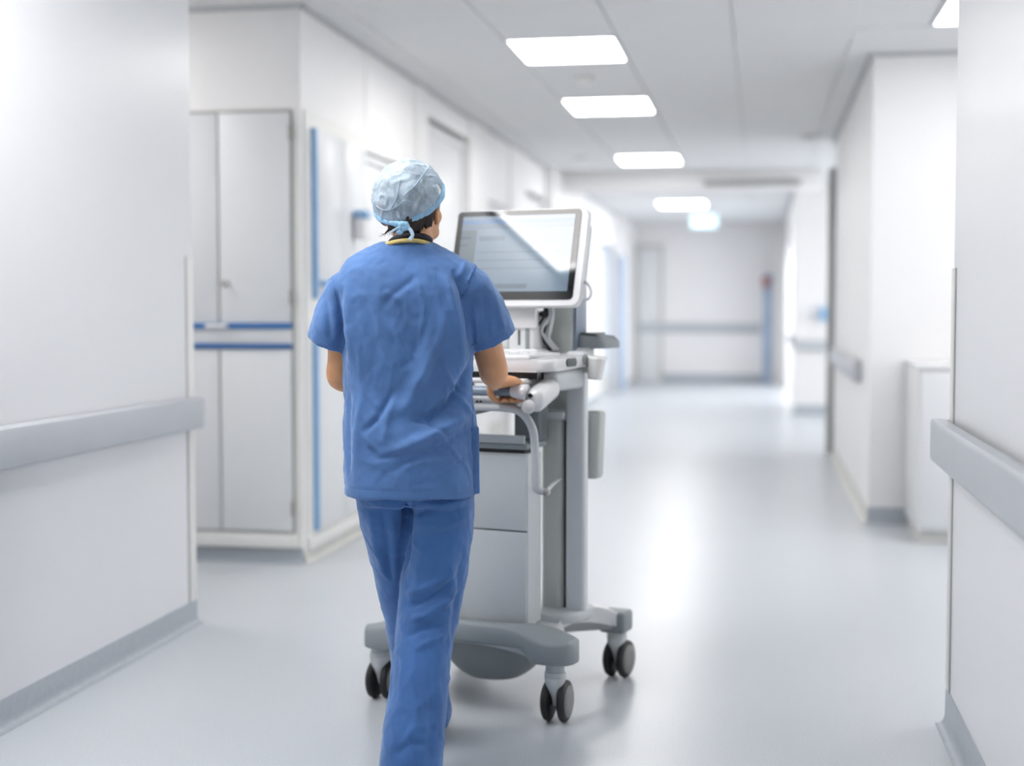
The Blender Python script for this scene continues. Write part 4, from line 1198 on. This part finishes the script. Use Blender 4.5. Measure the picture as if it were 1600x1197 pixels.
slab(bm, [(0.789, 0.002, 0.0, 0.185, 0.150, 2.3), (0.84, 0.002, 0.0, 0.185, 0.148, 2.3), (0.95, -0.001, 0.0, 0.183, 0.142, 2.3), (1.06, -0.003, 0.005, 0.176, 0.128, 2.4), (1.17, -0.004, 0.0, 0.182, 0.128, 2.5),
          (1.26, -0.004, 0.0, 0.186, 0.134, 2.6), (1.34, -0.006, 0.0, 0.190, 0.130, 2.6), (1.40, -0.008, 0.0, 0.186, 0.112, 2.5), (1.435, -0.010, 0.0, 0.165, 0.094, 2.3), (1.455, -0.010, 0.0, 0.140, 0.082, 2.1),
          (1.475, -0.007, 0.0, 0.100, 0.073, 2.0), (1.488, -0.005, 0.0, 0.070, 0.066, 2.0)], 5)
tube(bm, [(0.08, 0, 1.40, 0.05, 0.07), (0.128, 0.0, 1.385, 0.062, 0.085), (0.162, 0.004, 1.355, 0.070, 0.086), (0.196, 0.012, 1.30, 0.070, 0.08), (0.236, 0.028, 1.217, 0.067, 0.074),
          (0.233, 0.027, 1.222, 0.055, 0.062), (0.215, 0.02, 1.258, 0.052, 0.058)], sub=1, seg=36, hint=(0, 1, 0), power=2.2)
tube(bm, [(-0.08, 0, 1.39, 0.05, 0.07), (-0.132, 0.0, 1.375, 0.062, 0.083), (-0.165, 0.004, 1.345, 0.070, 0.084), (-0.190, 0.012, 1.29, 0.066, 0.078), (-0.228, 0.028, 1.208, 0.058, 0.072),
          (-0.225, 0.027, 1.213, 0.046, 0.06), (-0.208, 0.02, 1.25, 0.044, 0.056)], sub=1, seg=36, hint=(0, 1, 0), power=2.2)
top = remeshed('scrub_top', bm, 0.0044, M['scrub'], person, 6, top_disp)
top['label'] = 'blue short-sleeved scrub top'
bt = bmesh.new(); bt.from_mesh(top.data); TBVH = BVHTree.FromBMesh(bt); bt.free()
seam('shoulder_seam', TBVH, [(744, 408), (740, 422), (732, 436), (727, 452), (724, 464)], M['scrub'], top, 0.0034, 22, 568, 0.0, 0.0018)
seam('shoulder_seam', TBVH, [(741, 415), (735, 428), (728, 440), (723, 454), (720, 466)], M['scrub'], top, 0.0022, 20, 568, 0.0, 0.0012)
seam('shoulder_seam', TBVH, [(522, 425), (524, 450), (529, 480), (534, 510)], M['scrub'], top, 0.0016, 12, 568, 0.0, 0.0008)
seam('hem_stitch', TBVH, [(542, 761), (590, 762), (640, 762), (690, 763), (736, 762)], M['scrub'], top, 0.0010, 20, 568, 0.0, 0.0003)
seam('side_seam', TBVH, [(739, 560), (738, 620), (739, 680), (740, 740), (740, 762)], M['scrub'], top, 0.0012, 16, 568, 0.0, 0.0004)
seam('sleeve_hem', TBVH, [(737, 540), (760, 531), (782, 518), (794, 507)], M['scrub'], top, 0.0012, 14, 568, 0.0, 0.0005)
seam('sleeve_hem', TBVH, [(493, 508), (500, 526), (514, 540), (528, 547)], M['scrub'], top, 0.0010, 14, 568, 0.0, 0.0005)
# pocket standing off the right side
bm = bmesh.new(); box(bm, -0.012, 0.012, -0.055, 0.075, 0, 0.185, bev=0.005, seg=3)
for v in bm.verts: v.co.x += 0.003 * noise.noise(v.co * 30)
pk = link('pocket', bm, M['scrub'], top, loc=(0.181, -0.01, 0.795), smooth=True); pk.rotation_euler = (0, R(-1.0), 0)

# neckline binding and lanyard
def neck_ring(a, b, cx_, cy_, z, dz, prof, m, name, parent):
    bm = bmesh.new(); N = 64; rows = []
    for k in range(N):
        t = 2 * PI * k / N
        n = Vector((math.cos(t) / a, math.sin(t) / b, 0)).normalized()
        c = Vector((cx_ + a * math.cos(t), cy_ + b * math.sin(t), z - dz * math.sin(t) + 0.003 * math.cos(t) - 0.010 * math.cos(t) ** 2))
        rows.append([bm.verts.new(c + n * p + Vector((0, 0, q))) for p, q in prof])
    K = len(prof)
    for k in range(N):
        for j in range(K): bm.faces.new((rows[k][j], rows[k][(j + 1) % K], rows[(k + 1) % N][(j + 1) % K], rows[(k + 1) % N][j]))
    return link(name, bm, m, parent, smooth=True)
neck_ring(0.0715, 0.068, -0.007, 0.0, 1.491, 0.004, [(0.0085, -0.012), (0.006, -0.004), (0.001, 0.0005), (-0.004, 0.0), (0.0, -0.008)], M['yellow'], 'neck_binding', top)
lan = neck_ring(0.058, 0.060, 0.004, 0.0, 1.503, 0.004, [(0.004, -0.012), (0.003, 0.002), (-0.001, 0.006), (-0.003, 0.004), (-0.001, -0.010)], M['lanyard'], 'lanyard', person)
lan['label'] = 'black lanyard round the neck'

# ---- trousers
PF = folds_fn([
    ([(632, 772), (636, 800), (632, 860), (626, 900)], -0.016, 0.010),
    ([(640, 800), (665, 792), (700, 796), (738, 784)], -0.006, 0.009),
    ([(650, 780), (690, 782), (738, 772)], 0.005, 0.009),
    ([(646, 815), (690, 815), (735, 800)], 0.005, 0.012),
    ([(628, 945), (655, 935), (690, 915), (712, 890)], -0.009, 0.009),
    ([(632, 925), (660, 912), (695, 895)], 0.007, 0.010),
    ([(628, 965), (660, 955), (700, 930), (716, 910)], 0.008, 0.010),
    ([(632, 985), (655, 975), (680, 970), (700, 965)], -0.006, 0.009),
    ([(640, 1005), (670, 990), (700, 985)], 0.005, 0.011),
    ([(705, 830), (700, 900), (685, 960)], 0.004, 0.013),
    ([(722, 850), (712, 920), (700, 1000)], -0.005, 0.010),
    ([(660, 830), (655, 880), (648, 920)], 0.004, 0.014),
    ([(640, 1030), (650, 1080), (640, 1140)], 0.005, 0.012),
    ([(665, 1010), (672, 1080), (668, 1180)], -0.005, 0.012),
    ([(615, 1150), (640, 1130), (670, 1135)], -0.004, 0.010),
    ([(575, 790), (585, 850), (605, 920)], 0.005, 0.011),
    ([(598, 785), (604, 850), (612, 930)], -0.006, 0.010),
    ([(615, 800), (616, 860), (615, 940)], 0.004, 0.010),
])
def pant_disp(co, n):
    back = max(0.0, min(1.0, -n.y * 1.6 + 0.2))
    p = co
    d = 1.3 * PF(p.x, p.z) * back
    d += 0.006 * noise.noise(Vector((p.x * 10 - p.z * 3, p.y * 9, p.z * 4.5 + p.x * 3)) + Vector((2, 8, 4)))
    r1 = abs(noise.noise(Vector((p.x * 14 + p.z * 6, p.y * 12 + 4, p.z * 9 - p.x * 7))))
    d += 0.003 * (0.3 - min(0.3, r1)) / 0.3
    d += 0.0012 * noise.noise(p * 50)
    return co + n * d
bm = bmesh.new()
slab(bm, [(0.76, 0.010, 0.0, 0.150, 0.105, 2.4), (0.80, 0.012, 0.0, 0.166, 0.118, 2.4), (0.88, 0.008, 0.0, 0.163, 0.12, 2.4), (1.0, 0.0, 0.0, 0.150, 0.105, 2.3), (1.02, 0.0, 0.0, 0.148, 0.10, 2.3)], 3)
def pleg(pts, hem):
    tube(bm, pts, sub=1, seg=36, hint=(0, 1, 0), power=2.2)
RL = [(0.086, 0.0, 0.86, 0.085, 0.105), (0.084, 0.0, 0.77, 0.095, 0.112), (0.073, 0.005, 0.63, 0.094, 0.105), (0.058, 0.01, 0.50, 0.087, 0.098), (0.036, -0.03, 0.375, 0.080, 0.092), (0.021, -0.085, 0.257, 0.080, 0.090), (0.006, -0.125, 0.15, 0.083, 0.092), (-0.002, -0.145, 0.045, 0.086, 0.096)]
LL = [(-0.083, 0.015, 0.86, 0.075, 0.10), (-0.072, 0.03, 0.77, 0.080, 0.10), (-0.050, 0.08, 0.66, 0.080, 0.094), (-0.014, 0.145, 0.50, 0.080, 0.088), (0.0, 0.175, 0.42, 0.078, 0.086), (0.018, 0.24, 0.27, 0.078, 0.085), (0.036, 0.305, 0.15, 0.080, 0.09), (0.044, 0.335, 0.06, 0.082, 0.095)]
for L_ in (RL, LL):
    Q = [tuple(q) for q in catmull([list(p) for p in L_], 4)]
    e = Q[-1]
    Q += [(e[0], e[1], e[2] + 0.004, e[3] - 0.012, e[4] - 0.012), (e[0], e[1], e[2] + 0.05, e[3] - 0.014, e[4] - 0.014)]
    tube(bm, Q, sub=1, seg=36, hint=(0, 1, 0), power=2.2)
pants = remeshed('scrub_trousers', bm, 0.0048, M['scrub_shaded'], person, 6, pant_disp)
pants['label'] = 'blue straight-leg scrub trousers'

# shoes
def shoe(cx_, cy_, fwd, lift=0.0):
    bm = bmesh.new()
    d = Vector(fwd).normalized(); sd = Vector((d.y, -d.x, 0))
    c = Vector((cx_, cy_, 0))
    rows = [(-0.095, 0.030, 0.032, 0.034), (-0.07, 0.036, 0.036, 0.042), (-0.02, 0.037, 0.036, 0.042), (0.05, 0.044, 0.034, 0.034), (0.11, 0.046, 0.028, 0.026), (0.155, 0.036, 0.022, 0.018), (0.172, 0.018, 0.02, 0.012)]
    tube(bm, [tuple(c + d * s + UZ * (h + 0.012 + lift)) + (a, hh) for s, a, h, hh in rows], sub=4, seg=22, hint=(0, 0, 1), power=2.4)
    o = link('shoe', bm, M['shoe'], person, smooth=True)
    bm = bmesh.new()
    out_ = []
    for k in range(40):
        t = 2 * PI * k / 40
        s = 0.038 + 0.136 * math.cos(t); a = (0.037 + 0.010 * math.cos(t)) * math.sin(t)
        p = c + d * s + sd * a
        out_.append((p.x, p.y))
    prism(bm, out_, lift + 0.0, lift + 0.022, bev=0.004)
    link('sole', bm, M['hub'], o)
shoe(0.004, -0.10, (0.12, 1, 0)); shoe(0.05, 0.385, (0.12, 1, 0))
